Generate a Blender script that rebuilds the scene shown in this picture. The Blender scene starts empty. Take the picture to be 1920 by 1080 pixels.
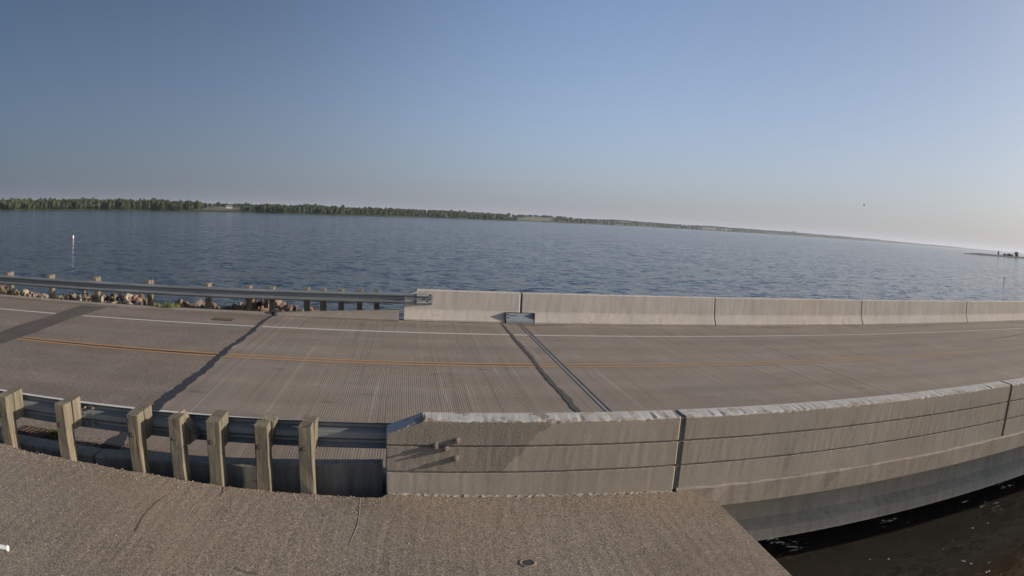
import bpy, bmesh, math, random
import numpy as np
from mathutils import Vector, Matrix, Euler

S = bpy.context.scene
C = S.collection
rnd = random.Random(7)
npr = np.random.RandomState(11)

# ------------------------------------------------------------------ camera
cam = bpy.data.cameras.new("camera")
camo = bpy.data.objects.new("camera", cam)
C.objects.link(camo)
S.camera = camo
F, K3, K5 = 1.2821230091898237, 0.00651611805042874, 0.012477351905219045
M = [[0.9868493732686414, -0.03535493168313833, -0.15772870152565802],
     [-0.15454468597488769, 0.07961124973874474, -0.9847730646966125],
     [0.04737356347387059, 0.996198814354201, 0.07310039509517934]]
CAM_Z = 3.05
camo.matrix_world = Matrix.Translation((0, 0, CAM_Z)) @ Matrix(M).to_4x4()
cam.type = 'PANO'                                    # wide lens with barrel distortion, as the photograph's
cam.panorama_type = 'FISHEYE_LENS_POLYNOMIAL'
cam.sensor_width = 36.0
cam.fisheye_fov = math.radians(180)
# theta = r/F + K3 r^3 + K5 r^5 (r in half widths, 18 mm); the r^5 term is folded into r^2..r^4 by least squares
_r = np.linspace(0.001, 1.2, 400)
_t = _r / F + K3 * _r**3 + K5 * _r**5
_A = np.stack([_r, _r**2, _r**3, _r**4], 1)
_k = np.linalg.lstsq(_A, _t, rcond=None)[0]
cam.fisheye_polynomial_k0 = 0
cam.fisheye_polynomial_k1 = -_k[0] / 18
cam.fisheye_polynomial_k2 = -_k[1] / 18**2
cam.fisheye_polynomial_k3 = -_k[2] / 18**3
cam.fisheye_polynomial_k4 = -_k[3] / 18**4
cam.shift_y = -40 / 1080
cam.clip_start = 0.05
cam.clip_end = 60000

# ------------------------------------------------------------------ sky, sun, exposure
SUN_AZ = math.radians(99.5)      # clockwise from +Y
SUN_EL = math.radians(16.5)
world = bpy.data.worlds.new("World")
S.world = world
world.use_nodes = True
wn = world.node_tree
wn.nodes.clear()
sky = wn.nodes.new('ShaderNodeTexSky')
sky.sky_type = 'NISHITA'
sky.sun_disc = False
sky.sun_elevation = SUN_EL
sky.sun_rotation = SUN_AZ
sky.altitude = 300
sky.air_density = 0.6
sky.dust_density = 3.0
sky.ozone_density = 1.8
bg = wn.nodes.new('ShaderNodeBackground')
bg.inputs[1].default_value = 0.085
wo = wn.nodes.new('ShaderNodeOutputWorld')
# summer haze scatters forward: the whole dome brightens smoothly from the anti-solar side towards the sun
tcw = wn.nodes.new('ShaderNodeTexCoord')
dt = wn.nodes.new('ShaderNodeVectorMath')
dt.operation = 'DOT_PRODUCT'
dt.inputs[1].default_value = (math.sin(SUN_AZ), math.cos(SUN_AZ), 0)
wn.links.new(tcw.outputs['Generated'], dt.inputs[0])
mr = wn.nodes.new('ShaderNodeMapRange')
mr.inputs[1].default_value = -1
mr.inputs[2].default_value = 1
wn.links.new(dt.outputs['Value'], mr.inputs[0])
cr = wn.nodes.new('ShaderNodeValToRGB')
cr.color_ramp.interpolation = 'B_SPLINE'
stops = ((0.0, .56), (0.14, .60), (0.33, .95), (0.5, 2.1), (0.66, 1.85), (0.86, 1.1), (1.0, .9))
while len(cr.color_ramp.elements) < len(stops):
    cr.color_ramp.elements.new(0.5)
for e, (p_, v_) in zip(cr.color_ramp.elements, stops):
    e.position = p_
    v_ /= 2.5
    e.color = (v_ * .96, v_ * 1.01, v_ * 1.0, 1)
wn.links.new(mr.outputs[0], cr.inputs[0])
mu = wn.nodes.new('ShaderNodeVectorMath')
mu.operation = 'MULTIPLY'
wn.links.new(sky.outputs[0], mu.inputs[0])
wn.links.new(cr.outputs[0], mu.inputs[1])
mu2 = wn.nodes.new('ShaderNodeVectorMath')
mu2.operation = 'SCALE'
mu2.inputs[3].default_value = 2.5
wn.links.new(mu.outputs[0], mu2.inputs[0])
# pale haze layer low over the horizon, grey-blue away from the sun and near white towards it
sx = wn.nodes.new('ShaderNodeSeparateXYZ')
wn.links.new(tcw.outputs['Generated'], sx.inputs[0])


def wm(op, a, b):
    q = wn.nodes.new('ShaderNodeMath')
    q.operation = op
    for i_, v_ in enumerate((a, b)):
        if isinstance(v_, (int, float)):
            q.inputs[i_].default_value = v_
        else:
            wn.links.new(v_, q.inputs[i_])
    return q.outputs[0]


fac = wm('MULTIPLY', wm('EXPONENT', wm('MULTIPLY', wm('MAXIMUM', sx.outputs[2], 0.0), -5.0), 0.0), 0.78)
hr = wn.nodes.new('ShaderNodeValToRGB')
hr.color_ramp.interpolation = 'B_SPLINE'
hst = ((0.0, (.075, .100, .140)), (0.16, (.080, .105, .145)), (0.5, (.265, .280, .325)), (0.86, (.345, .332, .338)), (1.0, (.38, .36, .35)))
while len(hr.color_ramp.elements) < len(hst):
    hr.color_ramp.elements.new(0.5)
for e, (p_, v_) in zip(hr.color_ramp.elements, hst):
    e.position = p_
    e.color = (*v_, 1)
wn.links.new(mr.outputs[0], hr.inputs[0])
hs = wn.nodes.new('ShaderNodeVectorMath')
hs.operation = 'SCALE'
hs.inputs[3].default_value = 1 / 0.085
wn.links.new(hr.outputs[0], hs.inputs[0])
mx = wn.nodes.new('ShaderNodeMix')
mx.data_type = 'RGBA'
wn.links.new(fac, mx.inputs[0])
wn.links.new(mu2.outputs[0], mx.inputs[6])
wn.links.new(hs.outputs[0], mx.inputs[7])
wn.links.new(mx.outputs[2], bg.inputs[0])
wn.links.new(bg.outputs[0], wo.inputs[0])

sl = bpy.data.lights.new("sun", 'SUN')
sl.energy = 4.6
sl.angle = math.radians(0.6)
sl.color = (1.0, 0.87, 0.715)
slo = bpy.data.objects.new("sun", sl)
C.objects.link(slo)
sd = Vector((math.sin(SUN_AZ) * math.cos(SUN_EL), math.cos(SUN_AZ) * math.cos(SUN_EL), math.sin(SUN_EL)))
slo.rotation_euler = sd.to_track_quat('Z', 'Y').to_euler()
slo.location = (20, -10, 30)

S.view_settings.view_transform = 'Standard'
S.view_settings.look = 'None'
S.view_settings.exposure = 0.4
S.view_settings.gamma = 1.0
S.view_settings.use_curve_mapping = False
S.render.engine = 'CYCLES'
S.cycles.use_denoising = True
S.cycles.max_bounces = 6
S.cycles.volume_bounces = 0

# ------------------------------------------------------------------ node helpers
class NT:
    def __init__(s, name):
        s.m = bpy.data.materials.new(name)
        s.m.use_nodes = True
        s.t = s.m.node_tree
        s.t.nodes.clear()
        s.out = s.n('ShaderNodeOutputMaterial')
        s.pos = s.n('ShaderNodeNewGeometry').outputs['Position']

    def n(s, typ, **kw):
        x = s.t.nodes.new(typ)
        for k, v in kw.items():
            setattr(x, k, v)
        return x

    def set(s, sock, v):
        if hasattr(v, 'is_output') or isinstance(v, bpy.types.NodeSocket):
            s.t.links.new(v, sock)
        else:
            sock.default_value = v

    def math(s, op, a, b=0.0, c=None, clamp=False):
        x = s.n('ShaderNodeMath', operation=op, use_clamp=clamp)
        s.set(x.inputs[0], a)
        s.set(x.inputs[1], b)
        if c is not None:
            s.set(x.inputs[2], c)
        return x.outputs[0]

    def xyz(s, v=None):
        x = s.n('ShaderNodeSeparateXYZ')
        s.set(x.inputs[0], v or s.pos)
        return x.outputs

    def scale(s, sc, v=None, off=(0, 0, 0)):
        x = s.n('ShaderNodeMapping')
        s.set(x.inputs['Vector'], v or s.pos)
        x.inputs['Scale'].default_value = sc
        x.inputs['Location'].default_value = off
        return x.outputs[0]

    def noise(s, scale, detail=4, rough=0.55, v=None, dist=0.0):
        x = s.n('ShaderNodeTexNoise')
        s.set(x.inputs['Vector'], v or s.pos)
        x.inputs['Scale'].default_value = scale
        x.inputs['Detail'].default_value = detail
        x.inputs['Roughness'].default_value = rough
        x.inputs['Distortion'].default_value = dist
        return x.outputs[0]

    def voro(s, scale, v=None, feature='F1', out='Distance', rnd_=1.0):
        x = s.n('ShaderNodeTexVoronoi', feature=feature)
        s.set(x.inputs['Vector'], v or s.pos)
        x.inputs['Scale'].default_value = scale
        x.inputs['Randomness'].default_value = rnd_
        return x.outputs[out]

    def ramp(s, fac, a, b, lo=0.0, hi=1.0):
        x = s.n('ShaderNodeMapRange')
        s.set(x.inputs[0], fac)
        x.inputs[1].default_value = a
        x.inputs[2].default_value = b
        x.inputs[3].default_value = lo
        x.inputs[4].default_value = hi
        return x.outputs[0]

    def mix(s, fac, a, b, mode='MIX'):
        x = s.n('ShaderNodeMix', data_type='RGBA', blend_type=mode)
        s.set(x.inputs[0], fac)
        s.set(x.inputs[6], a if hasattr(a, 'is_output') else (*a, 1))
        s.set(x.inputs[7], b if hasattr(b, 'is_output') else (*b, 1))
        return x.outputs[2]

    def bright(s, col, f):          # colour times a scalar socket
        x = s.n('ShaderNodeVectorMath', operation='SCALE')
        s.set(x.inputs[0], col)
        s.set(x.inputs[3], f)
        return x.outputs[0]

    def bump(s, h, dist=0.01, strength=1.0, normal=None):
        x = s.n('ShaderNodeBump')
        x.inputs['Strength'].default_value = strength
        x.inputs['Distance'].default_value = dist
        s.set(x.inputs['Height'], h)
        if normal is not None:
            s.set(x.inputs['Normal'], normal)
        return x.outputs[0]

    def bsdf(s, col, rough=0.8, normal=None, metal=0.0, spec=0.5, **kw):
        p = s.n('ShaderNodeBsdfPrincipled')
        s.set(p.inputs['Base Color'], col if hasattr(col, 'is_output') else (*col, 1))
        s.set(p.inputs['Roughness'], rough)
        s.set(p.inputs['Metallic'], metal)
        p.inputs['Specular IOR Level'].default_value = spec
        if normal is not None:
            s.set(p.inputs['Normal'], normal)
        for k, v in kw.items():
            s.set(p.inputs[k], v)
        s.t.links.new(p.outputs[0], s.out.inputs['Surface'])
        return s.m


def concrete(name, base, streak=0.25, speck=0.25, extra=None, bump=0.004, big=0.25, rough=0.9):
    m = NT(name)
    base = tuple(c_ * 0.73 for c_ in base)
    col = (*base, 1)
    b = m.noise(0.9, 5, 0.6)
    f = m.ramp(b, 0.3, 0.7, 1 - big, 1 + big)
    sp = m.noise(55, 3, 0.7)
    f = m.math('MULTIPLY', f, m.ramp(sp, 0.3, 0.7, 1 - speck, 1 + speck))
    if streak:
        st = m.noise(1.0, 5, 0.6, v=m.scale((9, 9, 0.7)))
        f = m.math('MULTIPLY', f, m.ramp(st, 0.35, 0.72, 1 + streak * .3, 1 - streak))
    rgb = m.n('ShaderNodeRGB')
    rgb.outputs[0].default_value = col
    c = rgb.outputs[0]
    tint = m.noise(0.5, 3)
    c = m.mix(m.ramp(tint, 0.4, 0.65, 0, 0.5), c, tuple(x * y for x, y in zip(base, (1.05, 0.97, 0.86))))
    c = m.bright(c, f)
    nrm = m.bump(m.math('ADD', m.math('MULTIPLY', sp, 0.6), m.noise(12, 4, 0.6)), bump, 1.0)
    if extra:
        c, nrm = extra(m, c, nrm)
    return m.bsdf(c, rough, nrm, spec=0.3)


# ------------------------------------------------------------------ mesh helpers
def mesh(name, verts, faces, mats, smooth=False, fmats=None):
    me = bpy.data.meshes.new(name)
    me.from_pydata([tuple(v) for v in verts], [], faces)
    me.validate()
    me.update()
    for m in (mats if isinstance(mats, (list, tuple)) else [mats]):
        me.materials.append(m)
    if fmats:
        for p, k in zip(me.polygons, fmats):
            p.material_index = k
    if smooth:
        for p in me.polygons:
            p.use_smooth = True
    return me


def tag(o, label=None, cat=None, group=None, kind=None):
    if label:
        o['label'] = label
    if cat:
        o['category'] = cat
    if group:
        o['group'] = group
    if kind:
        o['kind'] = kind
    return o


class MB:
    """collects shapes in world coordinates; build() links them as one mesh object"""
    def __init__(s):
        s.v, s.f, s.fm = [], [], []

    def add(s, v, f, fm=0):
        o = len(s.v)
        s.v += [Vector(x) for x in v]
        s.f += [tuple(i + o for i in q) for q in f]
        s.fm += [fm] * len(f)

    def box(s, x0, x1, y0, y1, z0, z1, fm=0, bev=0.0, rot=None, jit=0.0):
        bm = bmesh.new()
        bmesh.ops.create_cube(bm, size=1)
        c = Vector(((x0 + x1) / 2, (y0 + y1) / 2, (z0 + z1) / 2))
        d = (x1 - x0, y1 - y0, z1 - z0)
        for v in bm.verts:
            v.co = Vector((v.co.x * d[0], v.co.y * d[1], v.co.z * d[2]))
        if bev:
            bmesh.ops.bevel(bm, geom=bm.edges[:], offset=bev, segments=2, affect='EDGES', profile=0.6)
        if jit:
            for v in bm.verts:
                v.co += Vector((rnd.uniform(-jit, jit), rnd.uniform(-jit, jit), rnd.uniform(-jit, jit)))
        mt = Matrix.Translation(c) @ (rot.to_4x4() if rot else Matrix.Identity(4))
        bm.verts.index_update()
        s.add([mt @ v.co for v in bm.verts], [tuple(v.index for v in f.verts) for f in bm.faces], fm)
        bm.free()
        return s

    def cyl(s, p, q, r, n=12, r2=None, fm=0):
        p, q = Vector(p), Vector(q)
        ax = (q - p).normalized()
        a = ax.orthogonal().normalized()
        b = ax.cross(a)
        r2 = r if r2 is None else r2
        v = []
        for c, rr in ((p, r), (q, r2)):
            for k in range(n):
                t = 2 * math.pi * k / n
                v.append(c + (a * math.cos(t) + b * math.sin(t)) * rr)
        f = [(k, (k + 1) % n, n + (k + 1) % n, n + k) for k in range(n)]
        f += [tuple(range(n - 1, -1, -1)), tuple(range(n, 2 * n))]
        s.add(v, f, fm)
        return s

    def prism(s, prof, xs, fn=None, fm=0, caps=True):
        """closed profile [(y,z)..] swept along x stations; fn(x, y, z, i) -> point"""
        n = len(prof)
        v = []
        for x in xs:
            for i, (y, z) in enumerate(prof):
                v.append(fn(x, y, z, i) if fn else (x, y, z))
        f = []
        for a in range(len(xs) - 1):
            for i in range(n):
                j = (i + 1) % n
                f.append((a * n + i, (a + 1) * n + i, (a + 1) * n + j, a * n + j))
        if caps:
            f.append(tuple(range(n)))
            f.append(tuple(reversed(range((len(xs) - 1) * n, len(xs) * n))))
        s.add(v, f, fm)
        return s

    def build(s, name, mats, parent=None, origin=None, smooth=False, fix=True):
        if parent is not None:
            o0 = Vector(parent.get('_w', (0, 0, 0)))
        if origin is None:
            vs = np.array([tuple(v) for v in s.v])
            lo, hi = vs.min(0), vs.max(0)
            origin = Vector(((lo[0] + hi[0]) / 2, (lo[1] + hi[1]) / 2, lo[2]))
        origin = Vector(origin)
        me = mesh(name, [v - origin for v in s.v], s.f, mats, smooth, s.fm)
        if fix:
            bm = bmesh.new()
            bm.from_mesh(me)
            bmesh.ops.recalc_face_normals(bm, faces=bm.faces[:])
            bm.to_mesh(me)
            bm.free()
        o = bpy.data.objects.new(name, me)
        C.objects.link(o)
        if parent is not None:
            o.parent = parent
            o.location = origin - o0
            o['_w'] = tuple(origin)
        else:
            o.location = origin
            o['_w'] = tuple(origin)
        return o


def empty(name, loc, label, cat, group=None):
    o = bpy.data.objects.new(name, None)
    C.objects.link(o)
    o.location = loc
    o.empty_display_size = 0.2
    o['_w'] = tuple(loc)
    return tag(o, label, cat, group)


def structure(o):
    o['kind'] = 'structure'
    return o


def sheet(name, x0, x1, y0, y1, z, mat, nx=1, ny=1, zf=None):
    mb = MB()
    xs = np.linspace(x0, x1, nx + 1)
    ys = np.linspace(y0, y1, ny + 1)
    v = [(x, y, z + (zf(x, y) if zf else 0)) for y in ys for x in xs]
    f = [(j * (nx + 1) + i, j * (nx + 1) + i + 1, (j + 1) * (nx + 1) + i + 1, (j + 1) * (nx + 1) + i)
         for j in range(ny) for i in range(nx)]
    mb.add(v, f)
    return mb.build(name, mat, fix=False)


# ------------------------------------------------------------------ materials
def deck_extra(m, c, nrm):
    x, y, z = m.xyz()
    w = m.math('ADD', x, m.math('MULTIPLY', m.noise(0.6, 2), 0.05))
    # transverse tining, roughly 36 mm apart, unevenly deep
    ph = m.math('MULTIPLY', w, 2 * math.pi / 0.037)
    s_ = m.math('SINE', ph)
    gr = m.ramp(s_, 0.35, 0.95, 0, 1)
    depth = m.ramp(m.noise(1.0, 4, 0.6, v=m.scale((7, 0.25, 1))), 0.38, 0.62, 0.15, 1.0)
    g = m.math('MULTIPLY', gr, depth)
    # seams where the rake passes overlap
    sm_ = m.noise(1.0, 2, 0.5, v=m.scale((4.6, 0.02, 1)))
    seam = m.math('MULTIPLY', m.ramp(m.math('ABSOLUTE', m.math('SUBTRACT', sm_, 0.5)), 0.0, 0.012, 1, 0), 0.25)
    lane = m.noise(1.0, 3, 0.5, v=m.scale((0.08, 1.1, 1)))
    sl_ = m.noise(1.0, 2, 0.5, v=m.scale((3.4, 0.015, 1), off=(4, 2, 0)))
    c = m.bright(c, m.math('ADD', 1.0, m.math('MULTIPLY', m.ramp(m.math('ABSOLUTE', m.math('SUBTRACT', sl_, 0.5)), 0.0, 0.010, 1, 0), 0.3)))
    c = m.bright(c, m.math('SUBTRACT', 1.0, m.math('MULTIPLY', g, 0.30)))
    c = m.bright(c, m.math('SUBTRACT', 1.0, seam))
    c = m.bright(c, m.ramp(lane, 0.35, 0.65, 0.9, 1.1))
    spots = m.voro(0.55, v=m.scale((1, 2.2, 1)))
    c = m.bright(c, m.ramp(spots, 0.03, 0.12, 0.72, 1.0))
    n2 = m.bump(m.math('MULTIPLY', g, -1), 0.004, 0.8, nrm)
    return c, n2


M_deck = concrete('tined_deck_concrete', (0.310, 0.262, 0.220), streak=0, speck=0.22, extra=deck_extra, bump=0.003, big=0.10)


def kerb_top_white(m, c, nrm):
    """pale worn coating on the top of the parapet, running over the edge in places, dark lifts below the bolts"""
    x, y, z = m.xyz()
    z0_ = z
    z = m.math('ADD', z, m.ramp(x, .2, -.2, 0, .165))
    edge = m.math('ADD', m.math('MULTIPLY', m.noise(3.5, 5, 0.75), 0.14), m.math('MULTIPLY', m.noise(25, 2), 0.02))
    k = m.ramp(m.math('SUBTRACT', z, m.math('SUBTRACT', 0.948, edge)), -0.002, 0.006, 0, 1)
    k2 = m.math('MULTIPLY', k, m.ramp(m.noise(75, 3, 0.7), 0.35, 0.55, 0.8, 1.0))
    c = m.mix(k2, c, (0.42, 0.405, 0.385))
    z = z0_
    # mildew and rust runs below the edge and the form lines
    mi = m.noise(1.0, 4, 0.65, v=m.scale((2.6, 1, .55), off=(1, 0, 3)))
    mf = m.noise(7, 4, 0.7)
    c = m.bright(c, m.ramp(m.math('ADD', m.math('MULTIPLY', mi, .75), m.math('MULTIPLY', mf, .25)), .56, .70, 1.0, .72))
    # rough, darker unsacked patch at the rail end of the first segment
    wob = m.math('MULTIPLY', m.math('SUBTRACT', m.noise(4, 5, 0.65), 0.5), 0.28)
    a = m.math('LESS_THAN', m.math('ADD', x, wob), m.math('ADD', m.math('MULTIPLY', z, 0.9), 0.82))
    a2 = m.math('GREATER_THAN', m.math('ADD', z, m.math('MULTIPLY', wob, .1)), 0.272)
    b = m.math('MULTIPLY', m.math('MULTIPLY', a, a2), m.math('SUBTRACT', 1.0, k))
    c = m.bright(c, m.math('SUBTRACT', 1.0, m.math('MULTIPLY', b, 0.26)))
    return c, m.bump(m.math('MULTIPLY', m.noise(40, 3, 0.7), b), 0.006, 0.7, nrm)


M_near = concrete('parapet_concrete', (0.43, 0.38, 0.318), streak=0.07, speck=0.16, extra=kerb_top_white, big=0.12, bump=0.0016)


def far_extra(m, c, nrm):
    x, y, z = m.xyz()
    low = m.ramp(z, .34, .12, 0, 1)
    sc_ = m.noise(1.0, 4, .7, v=m.scale((3.2, 1, 9)))
    pt_ = m.noise(.5, 2)
    k = m.math('MULTIPLY', m.math('MULTIPLY', m.ramp(sc_, .60, .66, 0, 1), low), m.ramp(pt_, .48, .58, 0, .5))
    c = m.bright(c, m.math('SUBTRACT', 1.0, k))
    d = m.ramp(m.noise(1.0, 4, .6, v=m.scale((5, 1, .8))), .5, .75, 1.0, .86)
    return m.bright(c, d), nrm


M_far = concrete('barrier_concrete', (0.68, 0.62, 0.56), streak=0.10, speck=0.10, big=0.08, extra=far_extra, bump=0.002)
M_girder = concrete('girder_concrete', (0.58, 0.555, 0.47), streak=0.22, speck=0.12, big=0.15)
M_kerb = concrete('kerb_concrete', (0.36, 0.32, 0.28), streak=0.1, speck=0.2, big=0.15)
M_wall = concrete('abutment_concrete', (0.25, 0.24, 0.215), streak=0.35, speck=0.2, big=0.25)


def platform_extra(m, c, nrm):
    v = m.voro(75, out='Color')
    bw = m.n('ShaderNodeRGBToBW')
    m.set(bw.inputs[0], v)
    f = m.ramp(bw.outputs[0], 0.15, 0.85, 0.62, 1.42)
    c = m.bright(c, f)
    c = m.mix(m.ramp(m.noise(0.9, 4, 0.6), 0.45, 0.62, 0, 0.55), c, m.bright(c, 0.82))
    # hairline cracks
    cr = m.voro(0.33, v=m.scale((1, 1, 0), v=None), feature='DISTANCE_TO_EDGE')
    wv = m.noise(1.4, 4, 0.6)
    k = m.math('MULTIPLY', m.ramp(cr, 0.0, 0.003, 1, 0), m.ramp(wv, 0.48, 0.56, 0, 0.5))
    c = m.bright(c, m.math('SUBTRACT', 1.0, k))
    big_ = m.voro(26, out='Color')
    bb = m.n('ShaderNodeRGBToBW')
    m.set(bb.inputs[0], big_)
    d26 = m.voro(26)
    inside = m.ramp(d26, 0.25, 0.33, 1, 0)
    c = m.bright(c, m.math('ADD', 1.0, m.math('MULTIPLY', inside, m.ramp(bb.outputs[0], 0.15, 0.85, -.22, .3))))
    # sandy and damp drifts
    dr_ = m.noise(0.45, 5, 0.65, dist=0.5)
    c = m.mix(m.ramp(dr_, 0.5, 0.66, 0, .5), c, (0.235, 0.180, 0.125))
    dk = m.noise(0.7, 5, 0.7, v=m.scale((1, 1, 1), off=(7, 3, 1)))
    c = m.bright(c, m.ramp(dk, 0.28, 0.45, .8, 1))
    h = m.voro(75)
    return c, m.bump(h, 0.003, 0.4, nrm)


M_plat = concrete('platform_aggregate', (0.282, 0.233, 0.188), streak=0, speck=0.35, extra=platform_extra, big=0.13, bump=0.002)


def asphalt_extra(m, c, nrm):
    v = m.voro(60, out='Color')
    bw = m.n('ShaderNodeRGBToBW')
    m.set(bw.inputs[0], v)
    c = m.bright(c, m.ramp(bw.outputs[0], 0.1, 0.9, 0.6, 1.5))
    lane = m.noise(1.0, 3, 0.5, v=m.scale((0.08, 0.9, 1)))
    c = m.bright(c, m.ramp(lane, 0.35, 0.65, 0.9, 1.1))
    return c, m.bump(m.voro(60), 0.004, 0.6, nrm)


M_asph = concrete('weathered_asphalt', (0.245, 0.203, 0.172), streak=0, speck=0.3, extra=asphalt_extra, big=0.12)
M_patch = concrete('patch_asphalt', (0.125, 0.108, 0.10), streak=0, speck=0.3, extra=None, big=0.15)


def simple(name, col, rough=0.7, metal=0.0, var=0.2, sc=8, bump=0.002, spec=0.4):
    m = NT(name)
    rgb = m.n('ShaderNodeRGB')
    rgb.outputs[0].default_value = (*(c_ * .85 for c_ in col), 1)
    f = m.ramp(m.noise(sc, 5, 0.6), 0.3, 0.7, 1 - var, 1 + var)
    return m.bsdf(m.bright(rgb.outputs[0], f), rough, m.bump(m.noise(sc * 4, 3), bump), metal, spec)


M_tar = simple('crack_tar', (0.040, 0.040, 0.042), 0.6, var=0.35, sc=15, bump=0.004)
M_tar_old = simple('worn_crack_tar', (0.085, 0.075, 0.068), 0.8, var=0.3, sc=20, bump=0.004)
M_rubber = simple('joint_rubber', (0.045, 0.050, 0.055), 0.6, var=0.3, sc=20)
M_joint_steel = simple('joint_steel', (0.20, 0.20, 0.20), 0.55, 0.5, var=0.3, sc=30)
M_plate = simple('cover_plate_steel', (0.30, 0.33, 0.34), 0.6, 0.3, var=0.12, sc=12)
M_dark = simple('dark_fill_and_shadow', (0.05, 0.05, 0.05), 0.9)  # dark fill for windows and marks, also shade painted round plate and in drains
M_rust = simple('rusted_iron', (0.075, 0.048, 0.036), 0.85, var=0.4, sc=40, bump=0.003)
M_bolt = simple('bolt_zinc', (0.36, 0.30, 0.26), 0.6, 0.4, var=0.3, sc=60)
M_boltd = simple('weathered_bolt', (0.12, 0.11, 0.10), 0.7, 0.3, var=.3, sc=60)
M_bird = simple('bird_feathers', (0.10, 0.10, 0.11), 0.9)
M_white = simple('white_paint', (0.70, 0.70, 0.68), 0.6, var=0.08)
M_red = simple('red_paint', (0.40, 0.06, 0.04), 0.6, var=0.1)
M_pole = simple('dark_pole', (0.05, 0.055, 0.06), 0.8)
M_pipe = simple('white_pipe', (0.8, 0.8, 0.78), 0.35, var=0.04)


def galv():
    m = NT('galvanised_steel')
    sp = m.voro(45, out='Color')
    bw = m.n('ShaderNodeRGBToBW')
    m.set(bw.inputs[0], sp)
    st = m.noise(1.0, 4, 0.6, v=m.scale((0.6, 6, 14)))
    f = m.math('MULTIPLY', m.ramp(bw.outputs[0], 0.1, 0.9, 0.92, 1.08), m.ramp(st, 0.3, 0.7, 0.8, 1.15))
    rgb = m.n('ShaderNodeRGB')
    rgb.outputs[0].default_value = (0.27, 0.295, 0.30, 1)
    return m.bsdf(m.bright(rgb.outputs[0], f), m.ramp(st, 0.3, 0.7, 0.42, 0.62), m.bump(m.noise(2.5, 3), 0.006, 0.5), 0.55)


M_galv = galv()


def wood():
    m = NT('weathered_wood')
    oi = m.n('ShaderNodeObjectInfo')
    tc = m.n('ShaderNodeTexCoord')
    add = m.n('ShaderNodeVectorMath', operation='ADD')
    m.set(add.inputs[0], tc.outputs['Object'])
    cmb = m.n('ShaderNodeCombineXYZ')
    r = m.math('MULTIPLY', oi.outputs['Random'], 20)
    for i in range(3):
        m.set(cmb.inputs[i], r)
    m.set(add.inputs[1], cmb.outputs[0])
    v = add.outputs[0]
    g = m.noise(1.0, 5, 0.65, v=m.scale((38, 38, 1.6), v=v), dist=0.6)
    b = m.noise(1.0, 3, 0.6, v=m.scale((9, 9, 2.2), v=v))
    c = m.mix(m.ramp(g, 0.35, 0.65, 0, 1), (0.115, 0.095, 0.068), (0.245, 0.205, 0.148))
    c = m.mix(m.ramp(b, 0.40, 0.62, 0, 0.75), c, (0.13, 0.127, 0.10))
    ck = m.noise(1.0, 2, 0.5, v=m.scale((26, 26, 0.5), v=v))
    k = m.ramp(m.math('ABSOLUTE', m.math('SUBTRACT', ck, 0.52)), 0.0, 0.016, 1, 0)
    c = m.bright(c, m.math('SUBTRACT', 1.0, m.math('MULTIPLY', k, 0.55)))
    return m.bsdf(c, 0.9, m.bump(m.math('SUBTRACT', g, m.math('MULTIPLY', k, 1.2)), 0.006, 0.9), spec=0.2)


M_wood = wood()


def paint(name, col, under, wear):
    m = NT(name)
    n1 = m.noise(9, 5, 0.7)
    n2 = m.noise(60, 3, 0.7)
    x, y, z = m.xyz()
    k = m.ramp(m.math('ADD', m.math('MULTIPLY', n1, 0.6), m.math('MULTIPLY', n2, 0.4)), wear - 0.06, wear + 0.06, 0, 1)
    # traffic has worn it more on the bridge
    k = m.math('MULTIPLY', k, m.ramp(x, 0.0, 14.0, 1.0, 0.45))
    c = m.mix(k, under, col)
    return m.bsdf(c, 0.8, m.bump(n2, 0.002), spec=0.3)


M_line_w = paint('worn_white_line', (0.56, 0.54, 0.51), (0.30, 0.27, 0.24), 0.36)
M_line_y = paint('worn_yellow_line', (0.40, 0.225, 0.085), (0.26, 0.215, 0.175), 0.45)

# ------------------------------------------------------------------ setting: water
WZ = -1.8


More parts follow.
